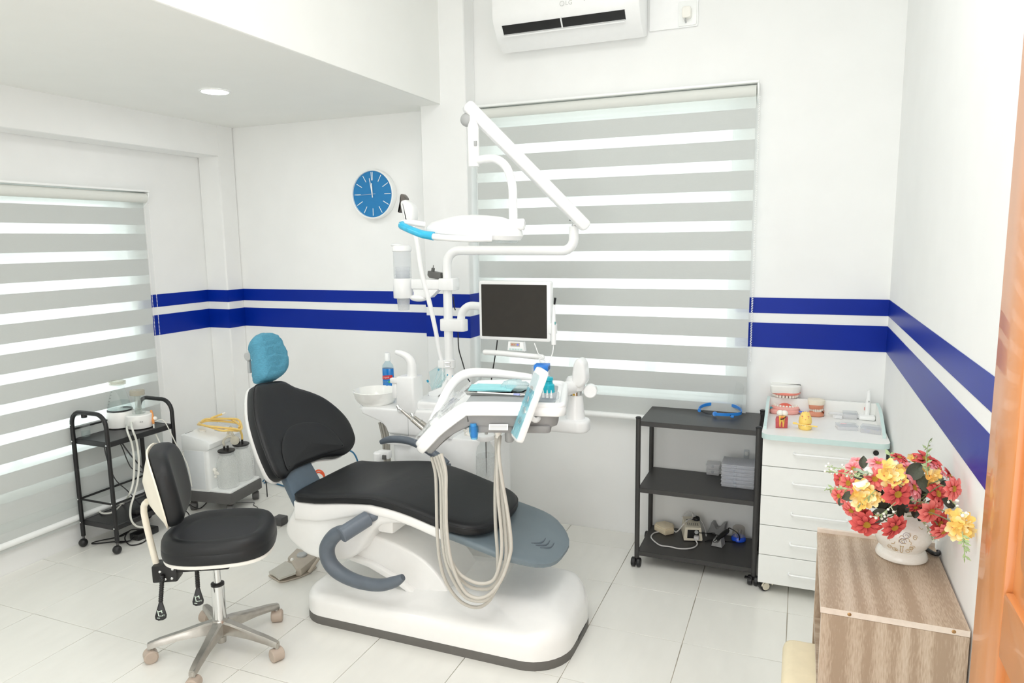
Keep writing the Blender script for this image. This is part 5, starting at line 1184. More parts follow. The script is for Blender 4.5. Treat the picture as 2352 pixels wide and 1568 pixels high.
# micromotor set on the bottom shelf
ZL = .0825
a = pz(*cl((790, 978)), ZL); b = pz(*cl((1040, 988)), ZL)
mm_ = thing('micromotor_unit', 'beige control box with dark front panel on the bottom shelf', 'control box', ((a.x+b.x)/2, a.y+.06, ZL))
ex = Vector((b.x-a.x, b.y-a.y, 0)); wq = ex.length; ex.normalize(); ey = Vector((-ex.y, ex.x, 0))
MF = lambda u, v, z: Vector((a.x, a.y, ZL+z))+ex*u+ey*v
hq = .075
def quadbox(fr, bk): # front ring and back ring
    return MB().loft([fr, bk])
fr = [MF(0, 0, .004), MF(wq, 0, .004), MF(wq+.002, 0, .012), MF(wq-.006, .0, hq), MF(.006, 0, hq), MF(-.002, 0, .012)]
bk = [MF(0, .12, .004), MF(wq, .12, .004), MF(wq+.002, .12, .012), MF(wq-.006, .12, hq+.012), MF(.006, .12, hq+.012), MF(-.002, .12, .012)]
obj('case', quadbox(fr, bk), BEIGE, mm_)
obj('front_panel', MB().add([MF(u, -.002 if w else .002, z) for w in (1, 0) for u, z in ((.016, .018), (wq-.014, .018), (wq-.018, hq-.012), (.018, hq-.012))], [[0, 1, 2, 3], [7, 6, 5, 4], [0, 4, 5, 1], [1, 5, 6, 2], [2, 6, 7, 3], [3, 7, 4, 0]]), BLK, mm_)
obj('dial', MB().cyl(MF(wq-.03, -.001, hq-.022), MF(wq-.03, -.006, hq-.022), .010, 14), MGREY, mm_)
for k in range(6): obj('vent_slot', MB().box((-.0015, -.014, 0), (.0015, .014, .001), 0, 1, frame(MF(.022+.010*k, .035, hq+.0036), ex, 0, Vector((0, -.1, 1)))), DGREY, mm_)
obj('badge', MB().box((-.012, -.003, 0), (.012, .003, .001), 0, 1, frame(MF(.03, .085, hq+.0087), ex, 0, Vector((0, -.1, 1)))), DGREY, mm_)
GRC = mat('grey_cord', (206, 204, 202), .45)
pl = MF(wq-.03, -.012, .022)
obj('plug', MB().box(pl+Vector((-.013, -.012, -.006)), pl+Vector((.013, .012, .014)), .004), GRC, mm_)
cdp = [pl+Vector((-.003, -.012, -.004))]+[pz(*cl(p), ZL+.004) for p in [(975, 1020), (930, 1065), (820, 1085), (700, 1080), (590, 1055), (470, 1040), (390, 990), (335, 925), (370, 870), (460, 845)]]
obj('foot_cord', MB().tube(cdp, .0035, 8, sub=5), GRC, mm_)
tq = [MF(.07, .09, hq+.012)]
obj('top_cord', MB().tube([pz(*cl((650, 830)), ZL+.012), MF(-.03, .05, .03), MF(.02, .06, hq+.012), MF(.055, .085, hq+.02), MF(.045, .11, hq+.045), MF(.02, .115, hq+.035), MF(-.0, .12, hq+.01)], .0032, 8, sub=5).tube([MF(.05, .11, hq+.04), MF(.075, .10, hq+.025), MF(.10, .085, hq-.0), MF(.115, .07, .04), MF(.12, .05, .01)], .003, 8, sub=5), GRC, mm_)
obj('tangled_lead', MB().tube([MF(.04, .09, hq+.012)]+[MF(.07+.016*math.cos(i*1.1), .075+.018*math.sin(i*1.1), hq+.011+.0012*i) for i in range(14)], .003, 6, sub=3), BLK, mm_)
obj('motor_lead', MB().tube([MF(wq-.02, -.003, .05), MF(wq+.02, -.006, .05), MF(wq+.05, .0, .05), MF(wq+.065, .01, .045)], .0025, 6, sub=4), BLK, mm_)
# foot switch
q = [pz(*cl(p), ZL+.012) for p in [(380, 800), (530, 878), (650, 850), (655, 790), (520, 745), (385, 770)]]
fs = thing('foot_switch', 'beige wedge foot switch left of the control box', 'foot switch', sum(q, Vector())/6-Vector((0, 0, .012)))
obj('body', MB().prism([(v.x, v.y) for v in q], ZL, ZL+.03, XY, .006), mat('switch_beige', (222, 208, 180), .45), fs)
obj('rocker', MB().prism(inset([(v.x, v.y) for v in q], .006), ZL+.028, ZL+.036, XY, .003), MATS['switch_beige'], fs)
# handpiece rests
STG = mat('rest_grey', (160, 160, 160), .5)
a = pz(*cl((1165, 1045)), ZL); b = pz(*cl((1315, 1078)), ZL); ex2 = (b-a).normalized(); ey2 = Vector((-ex2.y, ex2.x, 0)); w2 = (b-a).length
R2 = lambda u, v, z: a+ex2*u+ey2*v+Vector((0, 0, z))
hr = thing('handpiece_rest', 'grey V-notched rest holding the black handpiece on the bottom shelf', 'rest', R2(w2/2, .03, 0))
obj('block', MB().prism([(0, 0), (w2, 0), (w2-.008, .045), (w2*.62, .022), (w2*.45, .022), (.012, .04)], 0, .06, lambda u, v, h: R2(u, h, v+.001), .002, 1), STG, hr)
a3 = pz(*cl((1080, 880)), ZL+.01)
R3 = lambda u, v, z: Vector((a3.x, a3.y, ZL))+ex2*u+ey2*v+Vector((0, 0, z))
hr2 = thing('handpiece_rest', 'empty grey V-notched rest lying tilted behind the black handpiece', 'rest', R3(.04, .05, 0))
obj('block', MB().prism([(0, .0), (.085, .0), (.095, .07), (.074, .06), (.06, .035), (.045, .03), (.03, .06), (.02, .06), (.012, .03)], .04, .085, lambda u, v, h: R3(u, h, v+.002), .002, 1), STG, hr2)
p0, p1 = R2(.022, -.02, .036), R2(.062, .085, .068)
hp_ = thing('motor_handpiece', 'black micromotor handpiece lying in the grey V-notched rest', 'handpiece', p0)
d = (p1-p0)
obj('body', MB().tube([p0+d*.1, p0+d*.2, p0+d*.45, p0+d*.5, p0+d*.9, p1], [.007, .0095, .011, .0125, .0125, .008], 14), BLK, hp_)
obj('nose', MB().tube([p0-d*.04, p0+d*.04, p0+d*.12], [.004, .0075, .008], 12), CHROME, hp_)
obj('lead', MB().tube([p1, p1+d*.1+Vector((0, 0, .004)), R2(.11, .10, .05), R2(.10, .11, .004), R2(-.02, .06, .004), R2(-.04, .03, .004)], .003, 6, sub=5), BLK, hp_)
# bur holder
q = pz(*cl((1540, 985)), ZL); q.y += .02
bh = thing('bur_holder', 'round bur holder with blue base and clear cover on the bottom shelf', 'holder', q)
obj('base', MB().lathe([(.034, .0), (.037, .004), (.036, .016), (.030, .024), (0, .026)], 32, q), mat('vivid_blue', (24, 84, 222), .25, coat=.4), bh)
obj('cover', MB().lathe([(.033, .024), (.031, .07), (.022, .078), (0, .08)], 32, q, caps=False), clear('cover_clear', (226, 220, 212), .12, .04), bh)
for k in range(9):
    a_ = 2*PI*k/9; obj('bur', MB().cyl(q+Vector((.017*math.cos(a_), .017*math.sin(a_), .025)), q+Vector((.017*math.cos(a_), .017*math.sin(a_), .055)), .0015, 6), CHROME, bh)
obj('polisher', MB().cyl(q+Vector((-.014, -.014, .05)), q+Vector((-.012, -.018, .053)), .009, 12), BEIGE, bh)
# ================================================================ drawer cabinet
KX0, KX1, KY0, KY1 = -.128, .372, 3.325, 3.75
kc = thing('drawer_cabinet', 'white five-drawer dental cabinet with pale aqua edged top in the corner', 'cabinet', ((KX0+KX1)/2, (KY0+KY1)/2, 0))
KW = mat('cabinet_white', (242, 243, 240), .45, var=.008)
AQ = mat('aqua_edge', (204, 226, 223), .4, var=.02)
obj('carcass', MB().box((KX0+.003, KY0+.018, .05), (KX1-.003, KY1, .746), .002, 1), KW, kc)
dz = [.746, .615, .475, .334, .190, .05]
HB = mat('handle_white', (246, 247, 247), .25, var=.01)
for k in range(5):
    z1, z0 = dz[k]-.0015, dz[k+1]+.0015
    dr = obj('drawer', MB().box((KX0, KY0, z0), (KX1, KY0+.017, z1), .0018, 1), KW, kc)
    zh = [.688, .550, .405, .262, .118][k]
    obj('handle', MB().tube([(.006, KY0, zh), (.006, KY0-.016, zh), (.010, KY0-.021, zh), (.018, KY0-.023, zh), (.222, KY0-.023, zh), (.230, KY0-.021, zh), (.234, KY0-.016, zh), (.234, KY0, zh)], .0045, 10), HB, dr)
    if k == 0: obj('lock', MB().cyl((.332, KY0+.002, .722), (.332, KY0-.004, .722), .0115, 24, bev=.001), BLK, dr)
to_ = rrect(KX0-.006, KX1+.012, KY0-.035, KY1+.005, [.04, .01, .01, .04], 6)
obj('top_board', MB().prism(to_, .748, .772, XY), [KW, AQ], kc)
tbd = bpy.data.objects['top_board'].data
for p in tbd.polygons: p.material_index = 1 if abs(p.normal.z) < .5 else 0
gl_ = obj('gallery', MB().box((KX0+.004, KY1-.012, .772), (KX1-.004, KY1, .848), .001, 1), KW, kc)
for x in (KX0-.002, KX1-.012):
    g2 = MB().prism([(KY0+.06, .772), (KY1, .772), (KY1, .85), (KY1-.12, .85), (KY1-.2, .838), (KY0+.10, .80), (KY0+.062, .785)], x, x+.014, YZ)
    o = obj('gallery_side', g2, [KW, AQ], kc)
    for p in o.data.polygons: p.material_index = 1 if abs(p.normal.x) < .5 else 0
for x in (KX0+.035, KX1-.035):
    for y in (KY0+.035, KY1-.04):
        w = obj('caster', MB().cyl((x+.002, y-.012, .0245), (x-.016, y+.012, .0245), .0245, 20, bev=.003).cyl((x, y, .03), (x, y, .052), .012, 10), BLK, kc)
        ax = Vector((.018, -.024, 0)).normalized()
        obj('hub_cap', MB().cyl(Vector((x+.002, y-.012, .0245)), Vector((x+.002, y-.012, .0245))+ax*.0025, .018, 20), BEIGE, w)
        obj('fork', MB().tube([Vector((x, y, .0245))+ax*.012+Vector((.028*math.cos(t_)*.8, .028*math.cos(t_)*.6, .028*math.sin(t_))) for t_ in [PI*.05+PI*.9*i/8 for i in range(9)]], .0035, 6), BEIGE, w)
ZK = .7725
def on_top(p, z=ZK): v = pz(*cm(p), z); v.y = min(v.y, KY1-.055+.03*(z > ZK+.004)); return v
GUM = mat('gum_pink', (236, 138, 122), .35, var=.04, coat=.3); GUM2 = mat('gum_pale_pink', (244, 178, 168), .35, var=.03, coat=.3); TOOTH = mat('tooth_ivory', (246, 243, 232), .25, var=.02, coat=.3); PLAST = mat('plaster_white', (242, 242, 236), .55, var=.01); TONG = mat('tongue_coral', (244, 118, 98), .4, var=.03, coat=.2)
def arch(c, w, dpt, z, r, m, parent, name, fl=.6, face=-1, n=18):
    """horseshoe gum ridge, open to the back"""
    pts = [Vector((c.x+w*math.cos(t_), c.y+face*dpt*math.sin(t_), z)) for t_ in [PI*(-.18)+PI*1.36*i/n for i in range(n+1)]]
    mb = MB().tube(pts, r, 10)
    for v in mb.v: v.z = z+(v.z-z)*fl
    return obj(name, mb, m, parent)
def teeth(c, w, dpt, z, h, tw, parent, up=1, face=-1, n=14, m=None):
    for i in range(n):
        t_ = PI*(-.12)+PI*1.24*(i+.5)/n; p = Vector((c.x+w*math.cos(t_), c.y+face*dpt*math.sin(t_), z))
        nx_ = Vector((dpt*math.cos(t_), face*w*math.sin(t_), 0)).normalized()
        k = abs(i-(n-1)/2)/(n/2); dd = tw*(.6+.75*k)
        obj('tooth', MB().box((-tw/2, -dd/2, 0 if up > 0 else -h), (tw/2, dd/2, h if up > 0 else 0), tw*.28, 2, frame(p, Vector((nx_.y, -nx_.x, 0)), 0, (0, 0, 1))), m or TOOTH, parent)
# large jaw model
c = on_top((540, 600)); c = Vector((c.x, c.y+.055, ZK))
bj = thing('jaw_model', 'large open jaw model with white upper block and coral tongue on the cabinet', 'dental model', c)
obj('lower_base', MB().slab(rrect(c.x-.070, c.x+.070, c.y-.062, c.y+.05, [.06, .06, .02, .02], 6), [(.006, 0), (.0, .006), (0, .016), (.006, .022)], XY and (lambda u, v, h: (u, v, ZK+h)), 2), GUM2, bj)
arch(c, .055, .048, ZK+.026, .014, GUM2, bj, 'lower_gum', .8); teeth(c, .054, .047, ZK+.03, .014, .0115, bj)
obj('tongue', MB().ball((c.x, c.y-.004, ZK+.030), .034, 18, 10, (1, 1.05, .6)), TONG, bj, 'coral tongue')
cu_ = Vector((c.x-.002, c.y+.012, ZK+.098))
obj('upper_block', MB().slab(rrect(cu_.x-.070, cu_.x+.070, cu_.y-.062, cu_.y+.05, [.058, .058, .015, .015], 7), [(.004, .006), (.0, .012), (-.002, .04), (.004, .045)], lambda u, v, h: (u, v, cu_.z+h), 2), PLAST, bj)
arch(cu_, .058, .052, cu_.z+.004, .013, GUM, bj, 'upper_gum', .75); teeth(cu_, .056, .050, cu_.z-.002, .016, .0115, bj, -1)
for sx_ in (-1, 1): obj('hinge_plate', MB().box((c.x+sx_*.052-.003, c.y+.03, ZK+.02), (c.x+sx_*.052+.003, c.y+.045, ZK+.115), .001, 1), CHROME, bj)
cd_ = obj('back_card', MB().box((c.x-.042, c.y+.046, ZK+.03), (c.x+.036, c.y+.048, ZK+.105)), mat('card_beige', (214, 196, 180), .6), bj)
cl2 = MB()
for k in range(4): cl2.box((c.x-.03, c.y+.0455, ZK+.088-.010*k), (c.x+.02-.004*k, c.y+.0458, ZK+.091-.010*k))
obj('print_lines', cl2, DGREY, cd_)
# tooth section model
a = on_top((400, 803)); b = on_top((578, 806)); tc = (a+b)/2
tm = thing('tooth_model', 'red block model of a cut tooth with yellow roots on the cabinet', 'dental model', tc+Vector((0, .02, 0)))
RED = mat('model_red', (196, 84, 88), .4, var=.12, scale=90); YELT = mat('root_yellow', (244, 200, 96), .35); 
wv = (b-a).length
TM = lambda u, v, h: a+(b-a).normalized()*u+Vector((0, h, v))
obj('block', MB().prism([(0, 0), (wv, 0), (wv*1.02, .042), (wv*.97, .05), (wv*.03, .05), (-.002, .042)], 0, .036, TM, .003), RED, tm)
obj('crown', MB().ball(TM(wv*.34, .068, .018), .0185, 14, 10, (.85, .95, .78)).ball(TM(wv*.70, .067, .018), .0185, 14, 10, (.85, .95, .75)), TOOTH, tm, 'white crown')
rt = [(wv*.24, .058), (wv*.28, .04), (wv*.30, .02), (wv*.34, .007), (wv*.41, .007), (wv*.43, .022), (wv*.48, .033), (wv*.54, .033), (wv*.58, .022), (wv*.60, .0065), (wv*.68, .004), (wv*.72, .02), (wv*.76, .04), (wv*.80, .058)]
obj('roots', MB().prism(rt, -.004, .004, TM, .002, 1), YELT, tm, 'yellow roots')
rc = [(wv*.36, .05), (wv*.40, .046), (wv*.55, .048), (wv*.70, .052), (wv*.84, .058), (wv*.78, .050), (wv*.70, .046), (wv*.68, .03), (wv*.665, .030), (wv*.66, .044), (wv*.52, .041), (wv*.40, .040)]
obj('nerve', MB().prism(rc, -.0055, -.0035, TM), mat('decay_brown', (70, 42, 32), .5), tm)
obj('pulp', MB().ball(TM(wv*.5, .052, -.004), .006, 10, 8, (1.2, .4, .8)), mat('pulp_orange', (236, 120, 60), .4), tm)
# yellow toy figure with brush
q = on_top((842, 833)); q.y += .02
ty_ = thing('toy_figure', 'small yellow smiling figure with a white toothed mouth and a brush through it', 'toy', q)
TYL = mat('toy_yellow', (252, 218, 120), .4, var=.03)
obj('lower_body', MB().lathe([(.0, .0), (.024, .0), (.029, .006), (.030, .016), (.028, .022), (0, .022)], 24, q), TYL, ty_)
obj('upper_body', MB().lathe([(.0, .030), (.028, .030), (.029, .036), (.026, .055), (.02, .07), (.012, .078), (0, .080)], 24, q), TYL, ty_)
for k in range(4): obj('tuft', MB().ball(q+Vector((-.012+.008*k, 0, .079-.002*abs(k-1.5))), .005, 8, 6), TYL, ty_)
obj('mouth', MB().lathe([(.025, .020), (.026, .026), (.025, .032), (0, .032)], 24, q), mat('toy_orange', (240, 166, 90), .4), ty_)
for k in range(7):
    t_ = PI*(1.15+.7*k/6); obj('tooth', MB().box((-.003, -.002, 0), (.003, .002, .0065), .001, 1, frame(q+Vector((.0275*math.cos(t_), .0275*math.sin(t_), .0205)), (-math.sin(t_), math.cos(t_), 0), 0, (0, 0, 1))), TOOTH, ty_)
FRK = mat('toy_print', (226, 140, 110), .5)
for dx, zz, r_ in ((-.012, .056, .0028), (.012, .056, .0028), (0, .050, .004), (-.014, .064, .004), (.012, .064, .004)): obj('face_spot', MB().ball(q+Vector((dx, -.0255+.12*(zz-.05)*1.2+abs(dx)*.25, zz)), r_, 8, 6, (1, .5, .7)), FRK, ty_)
s0 = on_top((672, 720), ZK+.030); s1 = on_top((1030, 790), ZK+.022); s0.y = s1.y = q.y-.028
obj('brush', MB().cyl(s0, s1, .0032, 8).box(s0+Vector((-.004, -.004, -.004)), s0+Vector((.014, .004, .005)), .002, 1), TYL, ty_)
# small denture model
c = on_top((1005, 610)); c = Vector((c.x, c.y+.03, ZK))
sj = thing('denture_model', 'small closed denture model with brown pink gums on the cabinet top', 'dental model', c)
GUM3 = mat('gum_brownish', (214, 142, 112), .4, var=.04)
obj('lower_base', MB().slab(rrect(c.x-.036, c.x+.036, c.y-.034, c.y+.028, [.032, .032, .01, .01], 6), [(.004, .0), (0, .003), (.0, .010), (.006, .022), (.012, .026)], lambda u, v, h: (u, v, ZK+h), 2), GUM3, sj)
teeth(c, .027, .024, ZK+.022, .010, .0062, sj); teeth(c, .029, .026, ZK+.040, .011, .0066, sj, -1)
obj('upper_gum', MB().slab(rrect(c.x-.033, c.x+.033, c.y-.031, c.y+.026, [.03, .03, .01, .01], 6), [(.004, .036), (0, .04), (-.002, .056), (-.002, .058)], lambda u, v, h: (u, v, ZK+h), 2), GUM3, sj)
obj('upper_block', MB().slab(rrect(c.x-.036, c.x+.036, c.y-.033, c.y+.028, [.032, .032, .01, .01], 6), [(.0, .058), (-.002, .062), (-.004, .080), (.0, .083)], lambda u, v, h: (u, v, ZK+h), 2), mat('block_cream', (240, 232, 212), .5), sj)
# toothbrush lying behind
a, b = on_top((330, 455), ZK+.02), on_top((960, 520), ZK+.006); b = on_top((905, 515), ZK+.012)
for v in (a, b): v.y = min(v.y, KY1-.02)
tbh = thing('toothbrush', 'blue toothbrush lying behind the two jaw models', 'toothbrush', (a+b)/2)
obj('handle', MB().tube([a+(b-a)*.12, a+(b-a)*.5, b], [.0025, .0035, .0035], 8), mat('brush_blue', (84, 110, 220), .35), tbh); obj('bristles', MB().box(a+Vector((-.010, -.006, -.004)), a+Vector((.014, .006, .008)), .003, 1), mat('brush_teal', (80, 176, 192), .5), tbh)
# cables, charger, curing light, boxes
CORD = mat('white_cord', (232, 233, 234), .4)
q0, q1 = on_top((1290, 640)), on_top((1380, 560))
chg = thing('charger', 'white charger block with tangled white leads on the cabinet top', 'charger', q0)
obj('block', MB().prism([(v.x, v.y) for v in (on_top((1240, 560)), on_top((1300, 665)), on_top((1400, 670)), on_top((1380, 560)))], ZK, ZK+.018, XY, .004), CORD, chg)
rn = random.Random(5)
pts = [on_top((1180+430*(.5+.5*math.sin(i*1.3)), 430+70*(.5+.5*math.cos(i*2.1))), ZK+.006+.004*(i % 5)) for i in range(22)]
for v in pts: v.y = min(v.y, KY1-.03)
obj('lead', MB().tube(pts, .0032, 6, sub=5), CORD, chg)
pts = [on_top((1600+220*(.5+.5*math.sin(i*1.9)), 450+90*(.5+.5*math.cos(i*1.4))), ZK+.006+.003*(i % 6)) for i in range(16)]
for v in pts: v.y = min(v.y, KY1-.03)
obj('lead', MB().tube(pts, .0032, 6, sub=5), CORD, chg)
q = on_top((1755, 640)); q.y += .02
cu2 = thing('curing_light', 'white upright curing light standing in its base at the right of the cabinet top', 'curing light', q)
obj('dock', MB().box(q+Vector((-.036, -.022, 0)), q+Vector((.036, .04, .022)), .008), WHITE, cu2)
obj('wand', MB().tube([q+Vector((0, .01, .015)), q+Vector((.001, .01, .05)), q+Vector((.003, .01, .095)), q+Vector((.004, .009, .125)), q+Vector((.004, .006, .142))], [.011, .0115, .0105, .008, .005], 14, sub=3), WHITE, cu2)
obj('button', MB().cyl(q+Vector((.005, .001, .09)), q+Vector((.005, -.002, .09)), .004, 10), MGREY, cu2)
obj('red_stripe', MB().box(q+Vector((-.0125, .004, .045)), q+Vector((-.010, .014, .058))), mat('pale_red', (232, 150, 140), .5), cu2)
for k, (pa_, pb_, hz, nb, lab_) in enumerate((((1335, 835), (1645, 848), .024, 2, 'clear flat box with a pink label in front of the charger'), ((1665, 868), (1985, 910), .030, 2, 'clear box of small parts at the front right of the cabinet top'), ((1410, 660), (1620, 670), .034, 1, 'clear frosted box beside the charger block'))):
    a, b = on_top(pa_), on_top(pb_); e_ = (b-a); w_ = e_.length; e_.normalize(); f_ = Vector((-e_.y, e_.x, 0)); fr_ = lambda u, v, h, a=a, e_=e_, f_=f_: a+e_*u+f_*v+Vector((0, 0, h))
    b_ = thing('parts_box', lab_, 'box', fr_(w_/2, .03, 0)); dp_ = .06
    obj('tub', MB().prism(rrect(0, w_, 0, dp_, .006, 3), 0, hz*.7, fr_, .003), BOXC, b_); obj('lid', MB().prism(rrect(-.001, w_+.001, -.001, dp_+.001, .006, 3), hz*.71, hz, fr_, .002), CLEARP, b_)
    if k == 0: obj('pink_label', MB().ball(fr_(w_*.33, .03, hz+.001), .013, 12, 6, (1.2, .5, .15)), mat('label_pink', (248, 206, 210), .5), b_)
    if k == 1:
        for j in range(12): obj('small_part', MB().ball(fr_(.012+.0045*j*1.2, .012+.012*(j % 4), .010), .005, 6, 4), [MGREY, MATS['lilac'], BEIGE][j % 3], b_)
    if k == 2: obj('teal_tab', MB().box(fr_(w_+.01, .01, .004), fr_(w_+.03, .012, .012)), mat('tab_teal', (110, 190, 206), .4), b_)
# ================================================================ oak open bookcase by the right wall
def oak(name, vert):
    if name in MATS: return MATS[name]
    m = bpy.data.materials.new(name); MATS[name] = m; m.use_nodes = True; nt = m.node_tree; N = nt.nodes.new; L_ = nt.links.new; b = nt.nodes['Principled BSDF']
    tc_ = N('ShaderNodeTexCoord'); mp = N('ShaderNodeMapping')
    mp.inputs['Scale'].default_value = {'y': (1, .12, 1), 'z': (1, 1, .12), 'x': (.12, 1, 1)}[vert]
    L_(tc_.outputs['Object'], mp.inputs[0])
    n1 = N('ShaderNodeTexNoise'); n1.inputs['Scale'].default_value = 15; n1.inputs['Detail'].default_value = 5; n1.inputs['Distortion'].default_value = .8; L_(mp.outputs[0], n1.inputs['Vector'])
    n2 = N('ShaderNodeTexNoise'); n2.inputs['Scale'].default_value = 420; n2.inputs['Detail'].default_value = 5; L_(mp.outputs[0], n2.inputs['Vector'])
    wv = N('ShaderNodeTexWave'); wv.inputs['Scale'].default_value = 5; wv.inputs['Distortion'].default_value = 9; wv.inputs['Detail'].default_value = 3; wv.inputs['Detail Scale'].default_value = .9
    wv.bands_direction = 'X' if vert != 'x' else 'Y'
    L_(mp.outputs[0], wv.inputs['Vector'])
    a1 = N('ShaderNodeMath'); a1.operation = 'MULTIPLY'; a1.inputs[1].default_value = .18; L_(wv.outputs[0], a1.inputs[0])
    a2 = N('ShaderNodeMath'); a2.operation = 'MULTIPLY_ADD'; a2.inputs[1].default_value = .26; L_(n1.outputs[0], a2.inputs[0]); L_(a1.outputs[0], a2.inputs[2])
    a3 = N('ShaderNodeMath'); a3.operation = 'MULTIPLY_ADD'; a3.inputs[1].default_value = .5; L_(n2.outputs[0], a3.inputs[0]); L_(a2.outputs[0], a3.inputs[2])
    rp = N('ShaderNodeValToRGB'); e = rp.color_ramp.elements
    e[0].position = .40; e[0].color = lin((164, 142, 120)); e[1].position = .74; e[1].color = lin((208, 192, 174))
    k_ = e.new(.54); k_.color = lin((188, 168, 147))
    L_(a3.outputs[0], rp.inputs[0]); L_(rp.outputs[0], b.inputs['Base Color']); b.inputs['Roughness'].default_value = .5
    bp = N('ShaderNodeBump'); bp.inputs['Strength'].default_value = .15; bp.inputs['Distance'].default_value = .001; L_(n2.outputs[0], bp.inputs['Height']); L_(bp.outputs[0], b.inputs['Normal'])
    return m
OKT, OKS, OKX = oak('oak_laminate_top', 'y'), oak('oak_laminate_side', 'z'), oak('oak_laminate_shelf', 'x')
EDG = mat('laminate_edge', (222, 208, 194), .5, var=.05, scale=60)
DX0, DX1, DY0, DY1, DZ = .078, .390, 1.775, 2.245, .76
bk = thing('bookcase', 'low grey-oak open bookcase against the right wall under the vase', 'bookcase', ((DX0+DX1)/2, (DY0+DY1)/2, 0))
def board(nm, lo, hi, m, ax, lab=None):
    o = obj(nm, MB().box(lo, hi, .0006, 1), [m, EDG], bk, lab)
    for p in o.data.polygons: p.material_index = 0 if abs(p.normal[ax]) > .5 else 1
    return o
board('top_panel', (DX0, DY0-.001, DZ-.016), (DX1, DY1+.001, DZ), OKT, 2)
sp_ = board('side_panel', (DX0+.002, DY0, 0), (DX1, DY0+.016, DZ-.0165), OKS, 1)
board('side_panel', (DX0+.002, DY1-.016, 0), (DX1, DY1, DZ-.0165), OKS, 1)
board('shelf', (DX0+.004, DY0+.0165, .478), (DX1-.008, DY1-.0165, .494), OKX, 2)
board('floor_panel', (DX0+.004, DY0+.0165, .03), (DX1-.008, DY1-.0165, .046), OKX, 2)
board('back_panel', (DX1-.006, DY0+.0165, .0), (DX1-.001, DY1-.0165, DZ-.0165), OKS, 0)
board('rear_strip', (DX0+.001, DY1+.0015, DZ-.004), (DX1, DY1+.012, DZ+.012), EDG, 2)
for p in ((758, 915), (1712, 1072)):
    q = py(*crop(1760, 1180, 2352, 1568, 2352)(p), DY0); s = obj('screw', MB().lathe([(0, .0015), (.004, .0015), (.006, 0)], 14, q, (0, -1, 0), caps=False), mat('brass_screw', (170, 134, 92), .35, .8), sp_)
q = pz(*crop(1860, 1000, 2260, 1320, 1960)((1400, 1320)), DZ)
single('wall_hook', MB().tube([pz(*crop(1860, 1000, 2260, 1320, 1960)(p), DZ+.008) for p in [(1310, 1280), (1350, 1300), (1390, 1325), (1430, 1335), (1455, 1322), (1450, 1300), (1425, 1295)]], [.006, .006, .006, .006, .005, .004, .003], 8, sub=4), BLK, 'black curled hook lying behind the vase', 'hook')
# cream stool tucked into the open side
ss = thing('pouf', 'cream upholstered pouf tucked against the open side of the bookcase', 'pouf', (.12, 2.01, 0))
obj('cushion', MB().box((-.004, 1.84, .33), (.30, 2.17, .452), .03, 4), mat('cream_leather', (236, 222, 190), .5, var=.03), ss)
obj('base', MB().box((.006, 1.85, .05), (.29, 2.16, .335), .01), MATS['cream_leather'], ss)
# ================================================================ vase of artificial flowers
cf = crop(1860, 1000, 2260, 1320, 1960)
VC = Vector((.293, 2.150, DZ))
va = thing('vase', 'white porcelain vase with fine gold floral print on the bookcase', 'vase', VC)
def vase_mat():
    m = bpy.data.materials.new('vase_porcelain'); m.use_nodes = True; nt = m.node_tree; N = nt.nodes.new; L_ = nt.links.new; b = nt.nodes['Principled BSDF']
    n = N('ShaderNodeTexNoise'); n.inputs['Scale'].default_value = 20; rp = N('ShaderNodeValToRGB'); rp.color_ramp.elements[0].color = lin((240, 236, 226)); rp.color_ramp.elements[1].color = lin((250, 249, 245))
    L_(n.outputs[0], rp.inputs[0]); L_(rp.outputs[0], b.inputs['Base Color']); b.inputs['Roughness'].default_value = .22; b.inputs['Coat Weight'].default_value = .4
    return m
VM = vase_mat()
obj('foot', MB().lathe([(.0, 0), (.060, .0), (.065, .004), (.0655, .010), (.060, .022), (.052, .029)], 40, VC), VM, va)
def vr(z): return lerp([(.025, .050), (.04, .063), (.06, .072), (.08, .075), (.10, .069), (.118, .056), (.13, .047), (.142, .048), (.148, .051)], z)
obj('body', MB().lathe([(vr(z), z) for z in [.025+.123*i/24 for i in range(25)]]+[(.044, .147), (.04, .13), (0, .12)], 44, VC, caps=False), VM, va)
GP = mat('gold_print', (196, 170, 126), .5); VP = mat('violet_print', (158, 146, 158), .5)
fdir = (EYE-VC); a0_ = math.atan2(fdir.y, fdir.x)
def vp(da, z): r_ = vr(z)+.0006; return VC+Vector((r_*math.cos(a0_+da), r_*math.sin(a0_+da), z))
def curve_print(pts, r_, m): obj('print', MB().tube([vp(*p) for p in pts], r_, 4, sub=4), m, va)
rn = random.Random(11)
for (da, z, rr, m) in ((.12, .088, .010, VP), (.02, .072, .010, VP), (-.45, .045, .007, GP), (-.25, .040, .008, GP), (.35, .055, .008, GP), (.25, .043, .008, GP), (.0, .108, .005, VP), (.42, .085, .007, GP)):
    curve_print([(da+rr/vr(z)*(1-.075*i)*math.cos(i*.9), z+rr*(1-.075*i)*math.sin(i*.9)) for i in range(11)], .0007, m)
for k in range(16):
    da, z = rn.uniform(-.6, .65), rn.uniform(.042, .112); a_ = rn.uniform(0, 6.3)
    curve_print([(da, z), (da+.1*math.cos(a_), z+.007*math.sin(a_)), (da+.17*math.cos(a_+.5), z+.012*math.sin(a_+.5))], .0008, GP)
curve_print([(-.06, .058), (-.03, .056), (.03, .056), (.06, .058), (.04, .05), (.05, .038), (.0, .034), (-.05, .038), (-.04, .05), (-.06, .058)], .0008, GP)
